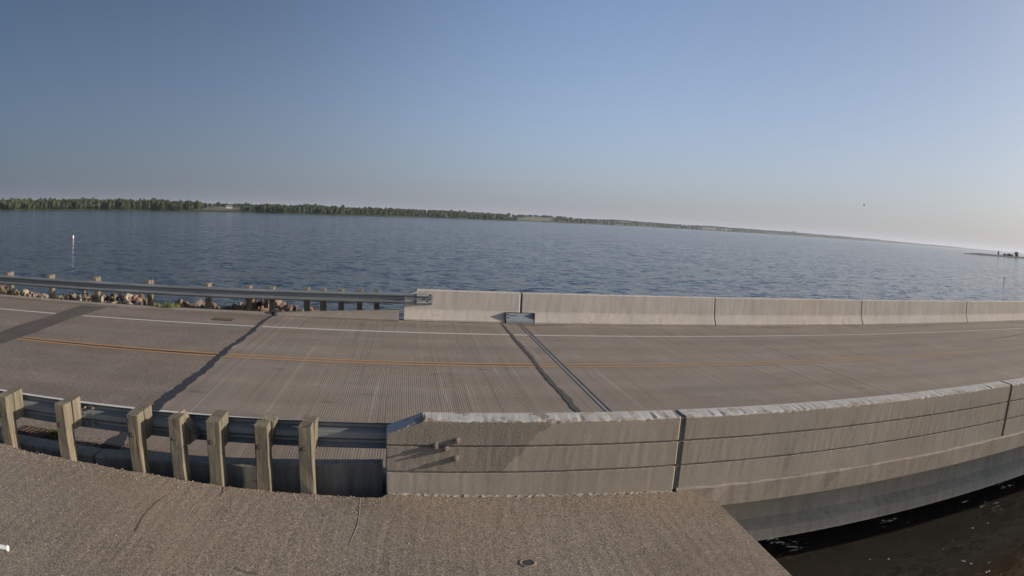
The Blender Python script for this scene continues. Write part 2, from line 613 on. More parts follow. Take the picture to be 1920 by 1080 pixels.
def water():
    m = NT('lake_water')
    x, y, z = m.xyz()

    def slope(sc, off, detail=3, dist=0.3):
        t = m.n('ShaderNodeTexNoise')
        m.set(t.inputs['Vector'], m.scale(sc, off=off))
        t.inputs['Scale'].default_value = 1
        t.inputs['Detail'].default_value = detail
        t.inputs['Roughness'].default_value = 0.6
        t.inputs['Distortion'].default_value = dist
        v = m.n('ShaderNodeVectorMath', operation='SUBTRACT')
        m.set(v.inputs[0], t.outputs['Color'])
        v.inputs[1].default_value = (.5, .5, .5)
        return v.outputs[0]

    def madd(a, f, b):
        v = m.n('ShaderNodeVectorMath', operation='MULTIPLY_ADD')
        m.set(v.inputs[0], a)
        v.inputs[1].default_value = f
        m.set(v.inputs[2], b)
        return v.outputs[0]
    # slope fields of wind waves in three sizes, crests lying across the wind
    s1 = slope((0.85, 1.9, 1), (0, 0, 0))
    s2 = slope((2.6, 5.2, 1), (3, 7, 0), 2)
    s3 = slope((0.16, 0.42, 1), (9, 2, 0), 2)
    acc = m.n('ShaderNodeVectorMath', operation='SCALE')
    m.set(acc.inputs[0], madd(s1, (.45, 1.45, 0), madd(s2, (.4, .8, 0), madd(s3, (.1, .35, 0), (0, 0, 0)))))
    # the tailwater in the lee of the bridge is calmer
    m.set(acc.inputs[3], m.ramp(y, 9.0, 20.0, 0.22, 1.0))
    # where an eddy ruffles it with short ripples
    s4 = slope((3.2, 8.5, 1), (1, 4, 0), 2, 1.2)
    ed = m.n('ShaderNodeVectorMath', operation='SCALE')
    m.set(ed.inputs[0], madd(s4, (.9, 1.9, 0), (0, 0, 0)))
    pt = m.ramp(m.noise(0.55, 3, v=m.scale((1, 1.3, 1), off=(2.2, .4, 0))), .46, .66, .10, 1)
    m.set(ed.inputs[3], m.math('MULTIPLY', pt, m.ramp(y, 9.0, 14.0, 1.0, 0.0)))
    sm = m.n('ShaderNodeVectorMath', operation='ADD')
    m.set(sm.inputs[0], acc.outputs[0])
    m.set(sm.inputs[1], ed.outputs[0])
    up = m.n('ShaderNodeVectorMath', operation='ADD')
    m.set(up.inputs[0], sm.outputs[0])
    up.inputs[1].default_value = (0, 0, 1)
    nn = m.n('ShaderNodeVectorMath', operation='NORMALIZE')
    m.set(nn.inputs[0], up.outputs[0])
    shallow = m.ramp(m.math('ADD', y, m.math('MULTIPLY', x, -.12)), 4.9, 3.9, 0, 1)
    sh2 = m.math('MULTIPLY', shallow, m.ramp(m.noise(1.1, 4), 0.3, 0.65, 0.35, 1))
    deep = m.mix(m.ramp(y, 8, 16, 0, 1), (0.030, 0.027, 0.022), (0.026, 0.038, 0.050))
    col = m.mix(sh2, deep, (0.045, 0.024, 0.012))
    return m.bsdf(col, 0.10, nn.outputs[0], spec=0.34, IOR=1.33)


M_water = water()
XW0, XW1, YW0, YW1 = -7000, 15800, -300, 12800
mb = MB()
xs = [XW0, -2000, -400, -100, -30, 0, 30, 100, 400, 2000, 6000, XW1]
ys = [YW0, -50, 0, 20, 60, 200, 800, 3000, YW1]
mb.add([(x, y, WZ) for y in ys for x in xs],
       [(j * len(xs) + i, j * len(xs) + i + 1, (j + 1) * len(xs) + i + 1, (j + 1) * len(xs) + i)
        for j in range(len(ys) - 1) for i in range(len(xs) - 1)])
structure(mb.build('lake_water', M_water, fix=False))

# lake bed
structure(sheet('lake_bed', XW0, XW1, YW0, YW1, -2.6, simple('lake_mud', (0.06, 0.05, 0.035))))

# ------------------------------------------------------------------ setting: far shore
AZ = [-75, -55, -37, -27, -17, -8, -3, 1.5, 7, 10, 15, 20, 24, 29, 38, 47, 53, 60]
DD = [900, 800, 760, 800, 830, 850, 950, 1150, 1300, 1500, 2000, 2600, 3000, 3600, 5200, 7800, 9500, 11000]
TA = [-75, -37, -27, -23.5, -17.3, -12.6, -7.9, -3.2, 1.4, 4.9, 8.4, 11.3, 13.1, 15.4, 17.7, 20.1, 23.6, 28.8, 37.7, 43.1, 48.7, 53.2, 60]
TT = [.009, .0083, .0100, .0115, .0072, .0084, .0084, .0082, .0090, .0073, .0068, .0076, .0075, .0056, .0068, .0060, .0055, .0052, .0040, .0024, .00155, .0011, .0009]


def shoreD(az):
    return float(np.interp(az, AZ, DD)) * (1 + 0.012 * math.sin(az * 1.3) + 0.006 * math.sin(az * 4.1))


def treeT(az):
    return float(np.interp(az, TA, TT))


def ridge(az):
    D = shoreD(az)
    Dr = D * 1.28 + 160
    topz = CAM_Z + treeT(az) * Dr
    hill = topz - min(10.0, 7 + 2 * math.sin(az * 0.9)) - 1.2 * math.sin(az * 2.3)
    if az < -18.5:
        hill = CAM_Z + 0.0052 * Dr
    return Dr, max(hill, 1.0), topz


def land_z(az, t):
    """t = 0 at the shore, 1 on the ridge"""
    Dr, hz, _ = ridge(az)
    s_ = max(0.0, min(1.0, t))
    return -0.9 + (hz + 0.9) * (0.12 * min(1, s_ * 6) + 0.88 * s_ ** 1.2)


def land():
    m = NT('far_fields')
    x, y, z = m.xyz()
    n = m.noise(1.0, 2, 0.5, v=m.scale((0.006, 0.012, 0.02)))
    c = m.mix(m.ramp(n, 0.52, 0.57, 0, 1), (0.060, 0.082, 0.036), (0.20, 0.175, 0.11))
    n2 = m.noise(1.0, 2, 0.5, v=m.scale((0.011, 0.007, 0.02), off=(5, 9, 1)))
    c = m.mix(m.ramp(n2, 0.54, 0.58, 0, 1), c, (0.055, 0.085, 0.030))
    c = m.mix(m.ramp(z, 1.2, -.2, 0, .9), c, (0.045, 0.062, 0.028))
    return m.bsdf(c, 1.0, spec=0.1)


mb = MB()
azs = np.arange(-74, 59, 0.5)
ts = [-0.06, 0.0, 0.05, 0.15, 0.3, 0.5, 0.7, 0.85, 1.0, 1.6]
v = []
for t in ts:
    for az in azs:
        D = shoreD(az)
        Dr, hz, _ = ridge(az)
        d = D + (Dr - D) * t
        a = math.radians(az)
        z = -2.4 if t < 0 else (WZ - 0.05 if t == 0 else (hz - 12 if t > 1 else land_z(az, t)))
        v.append((d * math.sin(a), d * math.cos(a), z))
n = len(azs)
mb.add(v, [(j * n + i, j * n + i + 1, (j + 1) * n + i + 1, (j + 1) * n + i) for j in range(len(ts) - 1) for i in range(n - 1)])
o = mb.build('far_shore_hills', land(), fix=False)
structure(o)


def foliage(name, a, b, c3):
    m = NT(name)
    n = m.noise(0.16, 4, 0.7)
    n2 = m.noise(0.035, 2, 0.5)
    c = m.mix(m.ramp(n, 0.35, 0.65, 0, 1), a, b)
    c = m.mix(m.ramp(n2, 0.5, 0.62, 0, 0.7), c, c3)
    return m.bsdf(c, 0.9, spec=0.15)


M_fol = foliage('far_foliage', (0.020, 0.034, 0.018), (0.050, 0.068, 0.030), (0.075, 0.080, 0.050))
M_trunk = simple('tree_bark', (0.14, 0.11, 0.085), 0.95)


def tree_geo(mb, x, y, z0, h, w, nleaf, r=rnd):
    """core plus leaf clumps, crown from 0.12 h up"""
    cz = z0 + h * 0.56
    # core
    ph = r.uniform(0, 6.28)
    rings = [(0.10, 0.35), (0.32, 0.85), (0.6, 0.9), (0.85, 0.5)]
    v, f = [], []
    k = 6
    for (t, s_) in rings:
        for i in range(k):
            a = ph + i * 2 * math.pi / k
            q = w * 0.40 * s_ * r.uniform(0.7, 1.25)
            v.append((x + q * math.cos(a), y + q * math.sin(a), z0 + h * (t + r.uniform(-.05, .05))))
    v.append((x, y, z0 + h * 0.97))
    for a in range(3):
        for i in range(k):
            j = (i + 1) % k
            f.append((a * k + i, a * k + j, (a + 1) * k + j, (a + 1) * k + i))
    for i in range(k):
        f.append((3 * k + i, 3 * k + (i + 1) % k, 4 * k))
    mb.add(v, f)
    for _ in range(nleaf):
        u = r.uniform(-1, 1)
        a = r.uniform(0, 6.28)
        rr = math.sqrt(1 - u * u) * r.uniform(0.6, 1.05)
        c = Vector((x + w * 0.5 * rr * math.cos(a), y + w * 0.5 * rr * math.sin(a), cz + h * 0.44 * u))
        s_ = w * r.uniform(0.09, 0.2)
        n_ = Vector((r.gauss(0, 1), r.gauss(0, 1), r.gauss(0, 1) + .6)).normalized()
        p = n_.orthogonal().normalized() * s_
        q = n_.cross(p).normalized() * s_ * r.uniform(.5, 1)
        mb.add([c + p, c + q, c - p, c - q], [(0, 1, 2, 3)])


FIELDS = [(-18.2, -14.9, .08, .80, 0), (-5.7, -3.7, .88, .985, 1), (9.4, 12.3, .05, .78, 2), (13.2, 14.6, .55, .9, 1), (-24.5, -22.5, .75, .97, 1),
          (17.0, 19.3, .3, .7, 2), (-1.2, .6, .70, .93, 0), (25.5, 28.0, .2, .6, 1), (6.0, 7.2, .8, .95, 2)]


def in_field(az, t):
    return any(a - .15 < az < b + .15 and c - .04 < t < d + .04 for a, b, c, d, _ in FIELDS)


FM = [simple('hay_stubble', (0.125, 0.120, 0.068), 1.0, var=.15, sc=.02), simple('ripe_grain', (0.30, 0.235, 0.13), 1.0, var=.1, sc=.02), simple('pasture', (0.15, 0.165, 0.085), 1.0, var=.15, sc=.02)]
for (a0, a1, t0, t1, k) in FIELDS:
    fb = MB()
    na, nt_ = 12, 8
    v = []
    for j in range(nt_ + 1):
        for i in range(na + 1):
            az_ = a0 + (a1 - a0) * i / na + .1 * math.sin(j * 2.1)
            t_ = t0 + (t1 - t0) * j / nt_
            D_ = shoreD(az_)
            d_ = D_ + (ridge(az_)[0] - D_) * t_
            v.append((d_ * math.sin(math.radians(az_)), d_ * math.cos(math.radians(az_)), land_z(az_, t_) + .35))
    fb.add(v, [(j * (na + 1) + i, j * (na + 1) + i + 1, (j + 1) * (na + 1) + i + 1, (j + 1) * (na + 1) + i) for j in range(nt_) for i in range(na)])
    structure(fb.build('farm_field', FM[k], fix=False))

wood_ = MB()
# belt along the shore
az = -72.0
while az < 30:
    D = shoreD(az)
    step = math.degrees(5.5 / D)
    if az < -18.6:
        dens, rows, hh = 1.0, 7, 1.0
    elif az < -14.8:
        dens, rows, hh = 0.12, 1, 0.4
    elif az < -4:
        dens, rows, hh = 0.96, 5, 0.74
    elif az < 1.5:
        dens, rows, hh = 0.75, 4, 0.62
    elif az < 9.5:
        dens, rows, hh = 0.85, 3, 0.62
    elif az < 12:
        dens, rows, hh = 0.10, 1, 0.4
    else:
        dens, rows, hh = 0.5, 1, 0.7
    if az > 5:
        step *= 1.6
    dens *= 1.0 if math.sin(az * 5.1) + math.sin(az * 2.3 + 1) > -1.1 else 0.55
    for rr_ in range(rows):
        if rnd.random() > dens:
            continue
        d = D + 14 + rr_ * 9 + rnd.uniform(-4, 4)
        a = math.radians(az + rnd.uniform(-.15, .15))
        t = (d - D) / (ridge(az)[0] - D)
        if in_field(az, t) and rnd.random() < .85:
            continue
        z0 = land_z(az, t) - 0.3
        want = CAM_Z + treeT(az) * d * hh - z0
        h = max(3.0, want * min(1.05, rnd.gauss(.88, .09))) if az < -18.6 else max(3.5, min(13, want) * rnd.uniform(.7, 1.1))
        w = min(h * 0.8, 7.5) * rnd.uniform(0.7, 1.15) * (1.5 if az > 5 else 1)
        h *= 1 + .10 * math.sin(az * 1.9) + .07 * math.sin(az * 6.3)
        tree_geo(wood_, d * math.sin(a), d * math.cos(a), z0, h, w, 34 if az < 0 else 14)
        if rr_ == 0 and az < 0:      # pale trunks showing at the water side
            for _ in range(2):
                tx_, ty_ = (d - 4) * math.sin(a) + rnd.uniform(-3, 3), (d - 4) * math.cos(a)
                q = rnd.uniform(.12, .22)
                zz = z0 + h * rnd.uniform(.3, .6)
                lx = rnd.uniform(-.5, .5)
                wood_.add([(tx_ - q, ty_, z0), (tx_ + q, ty_, z0), (tx_ + lx + q * .6, ty_, zz), (tx_ + lx - q * .6, ty_, zz), (tx_, ty_ + q, z0), (tx_ + lx, ty_ + q, zz)],
                          [(0, 1, 2, 3), (1, 4, 5, 2), (4, 0, 3, 5)], 1)
    az += step
# woods on the slope and the ridge
az = -72.0
while az < 57:
    Dr, hz, top = ridge(az)
    step = math.degrees(max(5.0, Dr * 0.0032) / Dr)
    p = 0.85
    if 9.8 < az < 11.5:
        p = 0.4
    p = min(1, p * 1.15) * (1.0 if math.sin(az * 3.3) + math.sin(az * 1.7 + 2) > -1.2 else 0.4)
    sc = 1.0 if az < 5 else 1.6 if az < 25 else 2.6
    for t in (1.0, 0.97, 0.92, 0.84, 0.75, 0.65, 0.5, 0.35, 0.2):
        if rnd.random() > p * (1 if t > 0.9 else 0.5 if az < 12 else 0.75):
            continue
        tt = t + rnd.uniform(-.03, .03)
        if in_field(az, tt):
            continue
        D = shoreD(az)
        d = D + (Dr - D) * min(1, tt)
        z0 = land_z(az, tt) - 0.5
        h = (top - hz) * rnd.uniform(0.7, 1.1) if t > .9 else rnd.uniform(6, 10)
        h = max(3.5, min(h, 14))
        a = math.radians(az + rnd.uniform(-.1, .1))
        tree_geo(wood_, d * math.sin(a), d * math.cos(a), z0, h, 8 * sc * rnd.uniform(.7, 1.3), 16 if az < 5 else 8)
    az += step
tag(wood_.build('far_woodland', [M_fol, simple('pale_bark', (0.20, 0.17, 0.13), .95)], fix=False), 'long belt of green trees lining the far shore of the lake', 'woodland', kind='stuff')

# lone trees on the skyline
for (px_az, lab) in ((-16.9, 'rounded dark tree standing alone on the hilltop just behind the white farmhouse'),
                     (-5.9, 'small dark tree poking above the hill before the tan field strip'),
                     (3.6, 'left tree of a close pair on the far skyline beside a pale shed'),
                     (4.3, 'right tree of a close pair on the far skyline beside a pale shed'),
                     (8.6, 'low bushy tree on the far ridge left of the open pale field')):
    Dr, hz, top = ridge(px_az)
    a = math.radians(px_az)
    d = Dr * 0.985
    z0 = land_z(px_az, 0.97)
    h = top - z0 + 2.0
    p = (d * math.sin(a), d * math.cos(a), z0)
    t = empty('tree', p, lab, 'tree')
    MB().cyl((p[0], p[1], z0 - 1), (p[0], p[1], z0 + h * .5), .4, 8, .2).build('trunk', M_trunk, t)
    c = MB()
    tree_geo(c, p[0], p[1], z0 + h * .2, h * .8, h * .9, 60)
    c.build('crown', M_fol, t, fix=False)

# farm buildings
M_roof = simple('grey_roof', (0.22, 0.21, 0.21))
for (az_, tt, w, h, lab) in ((-15.9, .55, 10, 5, 'white farmhouse in the open field across the lake'),
                             (4.0, .93, 12, 4, 'low pale shed between two trees on the far skyline'),
                             (-10.6, .2, 9, 3, 'small pale cabin at the wooded far shore'),
                             (24.6, .55, 26, 9, 'white building on the distant hazy shore left of two more'),
                             (27.0, .25, 30, 8, 'middle white building on the distant hazy shore'),
                             (33.6, .95, 40, 10, 'rightmost white building on the distant hazy ridge')):
    D = shoreD(az_)
    Dr, hz, top = ridge(az_)
    d = D + (Dr - D) * tt
    a = math.radians(az_)
    z0 = land_z(az_, tt) - .3
    if az_ == 33.6:
        z0 += 6
    p = Vector((d * math.sin(a), d * math.cos(a), z0))
    t = empty('farm_building', p, lab, 'building')
    R_ = Matrix.Rotation(-a, 3, 'Z')

    def tr(vs):
        return [p + R_ @ Vector(v_) for v_ in vs]
    b = MB()
    W, L = w / 2, w * 0.35
    b.add(tr([(-W, -L, 0), (W, -L, 0), (W, L, 0), (-W, L, 0), (-W, -L, h * .6), (W, -L, h * .6), (W, L, h * .6), (-W, L, h * .6), (-W, 0, h), (W, 0, h)]),
          [(0, 1, 5, 4), (2, 3, 7, 6), (1, 2, 6, 9, 5), (3, 0, 4, 8, 7), (0, 3, 2, 1)])
    b.build('wall', M_white, t)
    r_ = MB()
    e = 0.4
    r_.add(tr([(-W - e, -L - e, h * .58), (W + e, -L - e, h * .58), (W + e, 0, h + .15), (-W - e, 0, h + .15), (W + e, L + e, h * .58), (-W - e, L + e, h * .58),
               (-W - e, -L - e, h * .50), (W + e, -L - e, h * .50), (W + e, L + e, h * .5), (-W - e, L + e, h * .5)]),
           [(0, 1, 2, 3), (3, 2, 4, 5), (6, 7, 1, 0), (8, 9, 5, 4)])
    r_.build('roof', M_roof, t)
    for q in (-.5, .05, .5):
        MB().add
        wmb = MB()
        x0 = q * w * .8
        wmb.add(tr([(x0 - .5, -L - .06, h * .25), (x0 + .5, -L - .06, h * .25), (x0 + .5, -L - .06, h * .45), (x0 - .5, -L - .06, h * .45),
                    (x0 - .5, -L - .01, h * .25), (x0 + .5, -L - .01, h * .25), (x0 + .5, -L - .01, h * .45), (x0 - .5, -L - .01, h * .45)]),
                [(0, 1, 2, 3), (0, 4, 5, 1), (1, 5, 6, 2), (2, 6, 7, 3), (3, 7, 4, 0)])
        wmb.build('window', M_dark, t)

# rocky breakwater on the right with scrub
M_rockd = simple('dark_breakwater_stone', (0.045, 0.043, 0.045), 0.95, var=.4, sc=1.5)
P0, P1 = Vector((524, 452, 0)), Vector((860, 520, 0))
bw_ = MB()
N = 90
v = []
dirn = (P1 - P0).normalized()
nrm_ = Vector((-dirn.y, dirn.x, 0))
for i in range(N + 1):
    c = P0 + (P1 - P0) * (i / N)
    hgt = (0.4 + 1.2 * min(1, i / 8) + .6 * i / N)
    for (o_, z_) in ((-5, -2.4), (-2.2, -1.8 + hgt * .6), (-.8, -1.8 + hgt), (.8, -1.8 + hgt), (2.2, -1.8 + hgt * .6), (5, -2.4)):
        q = c + nrm_ * (o_ + rnd.uniform(-.4, .4))
        v.append((q.x, q.y, z_ + rnd.uniform(-.15, .25)))
bw_.add(v, [(i * 6 + k, (i + 1) * 6 + k, (i + 1) * 6 + k + 1, i * 6 + k + 1) for i in range(N) for k in range(5)])
tag(bw_.build('breakwater', M_rockd, fix=False), 'low dark rock breakwater reaching into the lake from the right', 'breakwater')
labs = ['thin upright young tree on the breakwater, leftmost of its scrub', 'low round bush on the breakwater beside the thin young tree',
        'wide low bush in the middle of the breakwater scrub', 'small bush on the breakwater just left of the tallest tree',
        'tallest dark tree on the breakwater, at the right edge of view']
for k, (s_, h, w) in enumerate(((.245, 5.5, 2.6), (.30, 2.6, 5), (.335, 3.0, 6), (.365, 2.4, 4), (.405, 6.2, 6))):
    c = P0 + (P1 - P0) * s_
    t = empty('tree' if h > 4 else 'bush', (c.x, c.y, -.8), labs[k], 'tree' if h > 4 else 'bush')
    MB().cyl((c.x, c.y, -1.2), (c.x, c.y, -.8 + h * .5), .15, 6, .08).build('trunk' if h > 4 else 'stem', M_trunk, t)
    m_ = MB()
    tree_geo(m_, c.x, c.y, -.9, h, w, 40)
    m_.build('crown' if h > 4 else 'foliage', M_fol, t, fix=False)

# ------------------------------------------------------------------ setting: road, approach, deck
RY0, RY1 = 7.02, 18.95
X_AS, X_CR, X_JT = -3.91, 2.77, 3.29
structure(sheet('asphalt_road', -60, X_AS, RY0 + 0.05, RY1 + .3, 0.0, M_asph))
structure(sheet('approach_slab', X_AS, X_JT - .05, RY0, RY1, 0.0, M_deck))
# bridge deck with edge fascia
XD1 = 62.0
mb = MB()
xs_ = list(np.arange(3.19, XD1, 0.25))


def ledge_fn(x, y, z, i):
    if i in (1, 2):
        return (x, y + 0.006 * math.sin(x * 9) * math.sin(x * 3.1) + rnd.uniform(-.004, .004), z + rnd.uniform(-.008, .008))
    return (x, y, z)


prof = [(6.70, -0.32), (6.70, -0.055), (6.72, -0.036), (6.80, -0.004), (19.12, -0.004), (19.12, -0.32), (18.2, -.32), (7.6, -.32)]
mb.prism(prof, xs_, ledge_fn)
structure(mb.build('bridge_deck', concrete('deck_fascia', (0.40, 0.345, 0.285), streak=.22, speck=.2, big=.15, bump=.002)))
structure(sheet('bridge_roadway', X_JT + .07, XD1, RY0, RY1, 0.0, M_deck))

# girders below
gird = empty('bridge_girders', (30, 13, -1.11), 'grey concrete girders under the bridge deck above the dark water', 'girders')
for gy in (7.48, 9.6, 11.8, 14.1, 16.4, 18.6):
    g = MB()
    P = [(-.22, -.32), (.22, -.32), (.22, -.40), (.09, -.50), (.09, -.94), (.27, -1.05), (.27, -1.23), (-.27, -1.23), (-.27, -1.05), (-.09, -.94), (-.09, -.50), (-.22, -.40)]
    g.prism([(gy + a, b - 0.003) for a, b in P], [2.6, XD1])
    g.build('girder', M_girder, gird)

# abutment under the approach
ab = MB()
ab.box(-6, 3.0, 7.05, 18.8, -2.6, -0.32)
structure(ab.build('abutment_wall', M_wall))
ap = MB()
ap.box(-60, 3.14, 7.05, 18.9, -0.32, -0.006)
structure(ap.build('approach_base', M_wall))

# platform under the camera, gently rising to the left
def plat_z(x, y):
    e = float(np.interp(x, [-14, -5.3, -4, -3, -2.1, -.2, 1.4, 3.1, 3.6], [.25, .16, .11, .085, .045, -.005, -.025, -.075, -.085]))
    k = max(0, min(1, (y - 2) / 4.6))
    return -0.05 + (e + 0.05) * k + 0.006 * math.sin(x * 2.1 + y * 1.3)


pl = MB()
YE = lambda x: (6.60 if x < -.21 else 6.728)
X = list(np.arange(-14, -.2, .06)) + [-.20] + list(np.arange(-.14, 3.4, .06)) + [3.40, 3.48, 3.565]
Yr = [-6, -3, 0, 1.5, 2.5, 3.2, 3.8, 4.4, 5, 5.6, 6.1, 6.4, 6.52]
v, f = [], []
rowsz = len(Yr) + 3
for i, x in enumerate(X):
    ye = YE(x)
    jit = rnd.uniform(-.010, .012) + (0.02 * math.sin(x * 7) * math.sin(x * 2.3) if x < -3 else 0)
    if x < -.25:
        ye += jit
    if x > 3.38:
        ye = {3.40: 6.66, 3.48: 6.50}.get(round(x, 2), 6.32)
    xe = x
    for y in Yr:
        xx = x
        if x > 3.5:
            xx = 3.565 - (6.3 - y) * 0.045 + rnd.uniform(-.006, .006)
        yy = min(y, ye - .05)
        v.append((xx, yy, plat_z(xx, yy) + rnd.uniform(-.0015, .0015)))
    dz = rnd.uniform(-.006, .004)
    v.append((x, ye - .015, plat_z(x, ye) + dz * .5))
    v.append((x, ye, plat_z(x, ye) - .018 + dz))
    v.append((x, ye + .01, -2.6))
for i in range(len(X) - 1):
    for j in range(rowsz - 1):
        f.append((i * rowsz + j, (i + 1) * rowsz + j, (i + 1) * rowsz + j + 1, i * rowsz + j + 1))
# right side wall down to the water
last = (len(X) - 1) * rowsz
nb = len(v)
for j in range(rowsz - 1):
    p = v[last + j]
    v.append((p[0] + .012, p[1], -2.6))
for j in range(rowsz - 2):
    f.append((last + j, nb + j, nb + j + 1, last + j + 1))
pl.add(v, f)
structure(pl.build('concrete_platform', M_plat))

# ground in the slot between the platform and the kerb
structure(sheet('slot_ground', -60, -.22, 6.55, 7.3, -.55, simple('damp_soil', (0.06, 0.052, 0.042), 1.0)))
structure(sheet('slot_ground', -.22, 3.1, 6.735, 7.06, -.5, simple('damp_soil_b', (0.06, 0.052, 0.042), 1.0)))

# ------------------------------------------------------------------ kerbs
M_kerbn = concrete('near_kerb_concrete', (0.25, 0.235, 0.21), streak=0.35, speck=0.25, big=0.25)
kx = [-60, -12, -5.8, -5.0, -3.9]
kb = MB()


def kerb_seg(mb, x0, x1, yf0, yf1, yb0, yb1, z0, z1, zb=-.7):
    v = [(x0, yf0, zb), (x0, yf0, z0 - .02), (x0, yf0 + .02, z0), (x0, yb0 - .02, z0), (x0, yb0, .004), (x0, yb0, zb),
         (x1, yf1, zb), (x1, yf1, z1 - .02), (x1, yf1 + .02, z1), (x1, yb1 - .02, z1), (x1, yb1, .004), (x1, yb1, zb)]
    f = [(i, i + 6, (i + 1) % 6 + 6, (i + 1) % 6) for i in range(6)] + [(0, 1, 2, 3, 4, 5), (11, 10, 9, 8, 7, 6)]
    mb.add(v, f)


for i in range(12):
    a = -5.36 - i * 3.05
    m_ = MB()
    kerb_seg(m_, a - 3.04, a, 6.96, 6.96, 7.27, 7.27, .055, .055)
    tag(m_.build('kerb_stone', M_kerbn), 'run of worn concrete kerb behind the near wooden guardrail posts', 'kerb', 'near kerb lengths under the guardrail', 'structure')
m_ = MB()
kerb_seg(m_, -5.35, -3.93, 6.96, 6.98, 7.27, 7.28, .055, .05)
structure(m_.build('kerb', M_kerbn))
m_ = MB()
kerb_seg(m_, -3.90, -2.0, 6.98, 6.98, 7.28, 7.25, .05, .14)
kerb_seg(m_, -1.999, -.25, 6.98, 6.98, 7.25, 7.12, .14, .27)
structure(m_.build('wing_kerb', M_kerbn))
# far kerb and wing
m_ = MB()
v = []
xsF = list(np.arange(-60, -3.95, .5)) + [-3.95]
m_.prism([(18.62, -.1), (18.63, .05), (18.66, .07), (18.90, .07), (18.90, -.1)], xsF, lambda x, y, z, i: (x, y + (0.0 if x > -9 else (-9 - x) * .06), z + (rnd.uniform(-.004, .004) if z > 0 else 0)))
structure(m_.build('far_kerb', M_kerb))
m_ = MB()
xsF = list(np.linspace(-3.80, -.22, 14))
m_.prism([(18.40, -.1), (18.42, 1), (18.84, 2), (19.02, 2), (19.02, -.1)], xsF,
         lambda x, y, z, i: (x, y + (.2 * (-.22 - x) / 3.6 if i < 2 else 0), z if z < 0 else ((.03 + .03 * (x + 3.8) / 3.6) if z == 1 else .07 + .215 * (x + 3.8) / 3.6)))
structure(m_.build('far_wing_kerb', M_kerb))

# ------------------------------------------------------------------ parapets
def near_profile(zb=-.036):
    Yo, Yi = 6.725, 7.03
    g = .022
    return [(Yo, zb), (Yo, .254), (Yo + g, .258), (Yo + g, .280), (Yo, .284), (Yo, .566), (Yo + g, .570), (Yo + g, .592), (Yo, .596),
            (Yo, .835), (Yo, .862), (Yo + .018, .879), (Yi - .015, .880), (Yi, .865), (7.06, .40), (7.16, .30), (7.34, .08), (7.36, .004)]


def near_segment(x0, x1, label, slope=False):
    mb = MB()
    xs = sorted(set([x0, x0 + .012] + list(np.arange(x0 + .05, x1 - .02, .05)) + ([.2, .22] if slope else []) + [x1 - .012, x1]))
    pr = near_profile(-.2 if x0 < 0 else -.036)

    def fn(x, y, z, i):
        ends = min(abs(x - x0), abs(x - x1)) < .001
        if slope and x < .2 and z > .60:
            k = (.2 - x) / .4
            z = z - .165 * k * ((z - .6) / .28)
        j = (0, 0)
        if 10 <= i <= 11:
            j = (rnd.uniform(-.0015, .003), rnd.uniform(-.006, .002))
            if rnd.random() < .06:
                j = (rnd.uniform(.002, .008), rnd.uniform(-.014, -.004))
        if i in (1, 4, 5, 8):
            j = (rnd.uniform(0, .002), rnd.uniform(-.003, .003))
        yy = y + j[0] + (.008 if ends and i in (0, 1, 4, 5, 8, 9, 10) else 0)
        return (x, yy, z + j[1] - (.006 if ends and 10 < i < 13 else 0))
    mb.prism(pr, xs, fn)
    o = mb.build('bridge_parapet', M_near)
    return tag(o, label, 'bridge parapet', 'near concrete parapet segments')


segN = [(-.20, 3.145, 'near concrete parapet segment with four anchor bolts and sloped left end', True),
        (3.205, 9.585, 'long near concrete parapet segment running from the wide dark gap to the right', False),
        (9.64, 15.9, 'near concrete parapet segment cut off by the right edge of the picture', False)]
PN = [near_segment(*s_) for s_ in segN]
near_segment(15.95, 22.2, 'near concrete parapet segment beyond the right edge of the picture')
# joint filler in the wide gap
fl = MB()
fl.box(3.147, 3.203, 6.74, 7.0, -.06, .862)
fl.build('joint_filler', simple('grey_sealant', (0.17, 0.18, 0.15), 0.8), PN[0])

# anchor bolts
for (bx, bz, ln) in ((.57, .65, .085), (.34, .59, .095), (.45, .56, .09), (.56, .44, .085)):
    b = MB()
    b.cyl((bx, 6.735, bz), (bx, 6.725 - ln, bz), .011, 10)
    bo = b.build('anchor_bolt', M_bolt, PN[0])
    n_ = MB()
    n_.cyl((bx, 6.70, bz), (bx, 6.665, bz), .026, 6)
    n_.build('nut', M_bolt, bo)
    w_ = MB()
    w_.cyl((bx, 6.726, bz), (bx, 6.70, bz), .034, 14)
    w_.build('washer', M_bolt, bo)


def far_segment(x0, x1, label, slope=False):
    mb = MB()
    xs = sorted(set([x0, x0 + .015] + list(np.arange(x0 + .1, x1 - .05, .1)) + ([.29] if slope else []) + [x1 - .015, x1]))
    pr = [(18.71, -.003), (18.71, .055), (18.73, .08), (18.825, .28), (18.845, .34), (18.875, .868), (18.89, .882), (19.115, .882), (19.13, .868), (19.13, -.004)]

    def fn(x, y, z, i):
        end = min(abs(x - x0), abs(x - x1)) < .001
        if slope and x < .29 and z > .60:
            z -= .2 * (.29 - x) / .37 * ((z - .6) / .28)
        return (x, y + (.012 if end and i < 7 else 0) + rnd.uniform(-.0015, .0015), z + (rnd.uniform(-.003, .003) if i in (5, 6) else 0))
    mb.prism(pr, xs, fn)
    return tag(mb.build('bridge_barrier', M_far), label, 'bridge barrier', 'far concrete barrier segments')


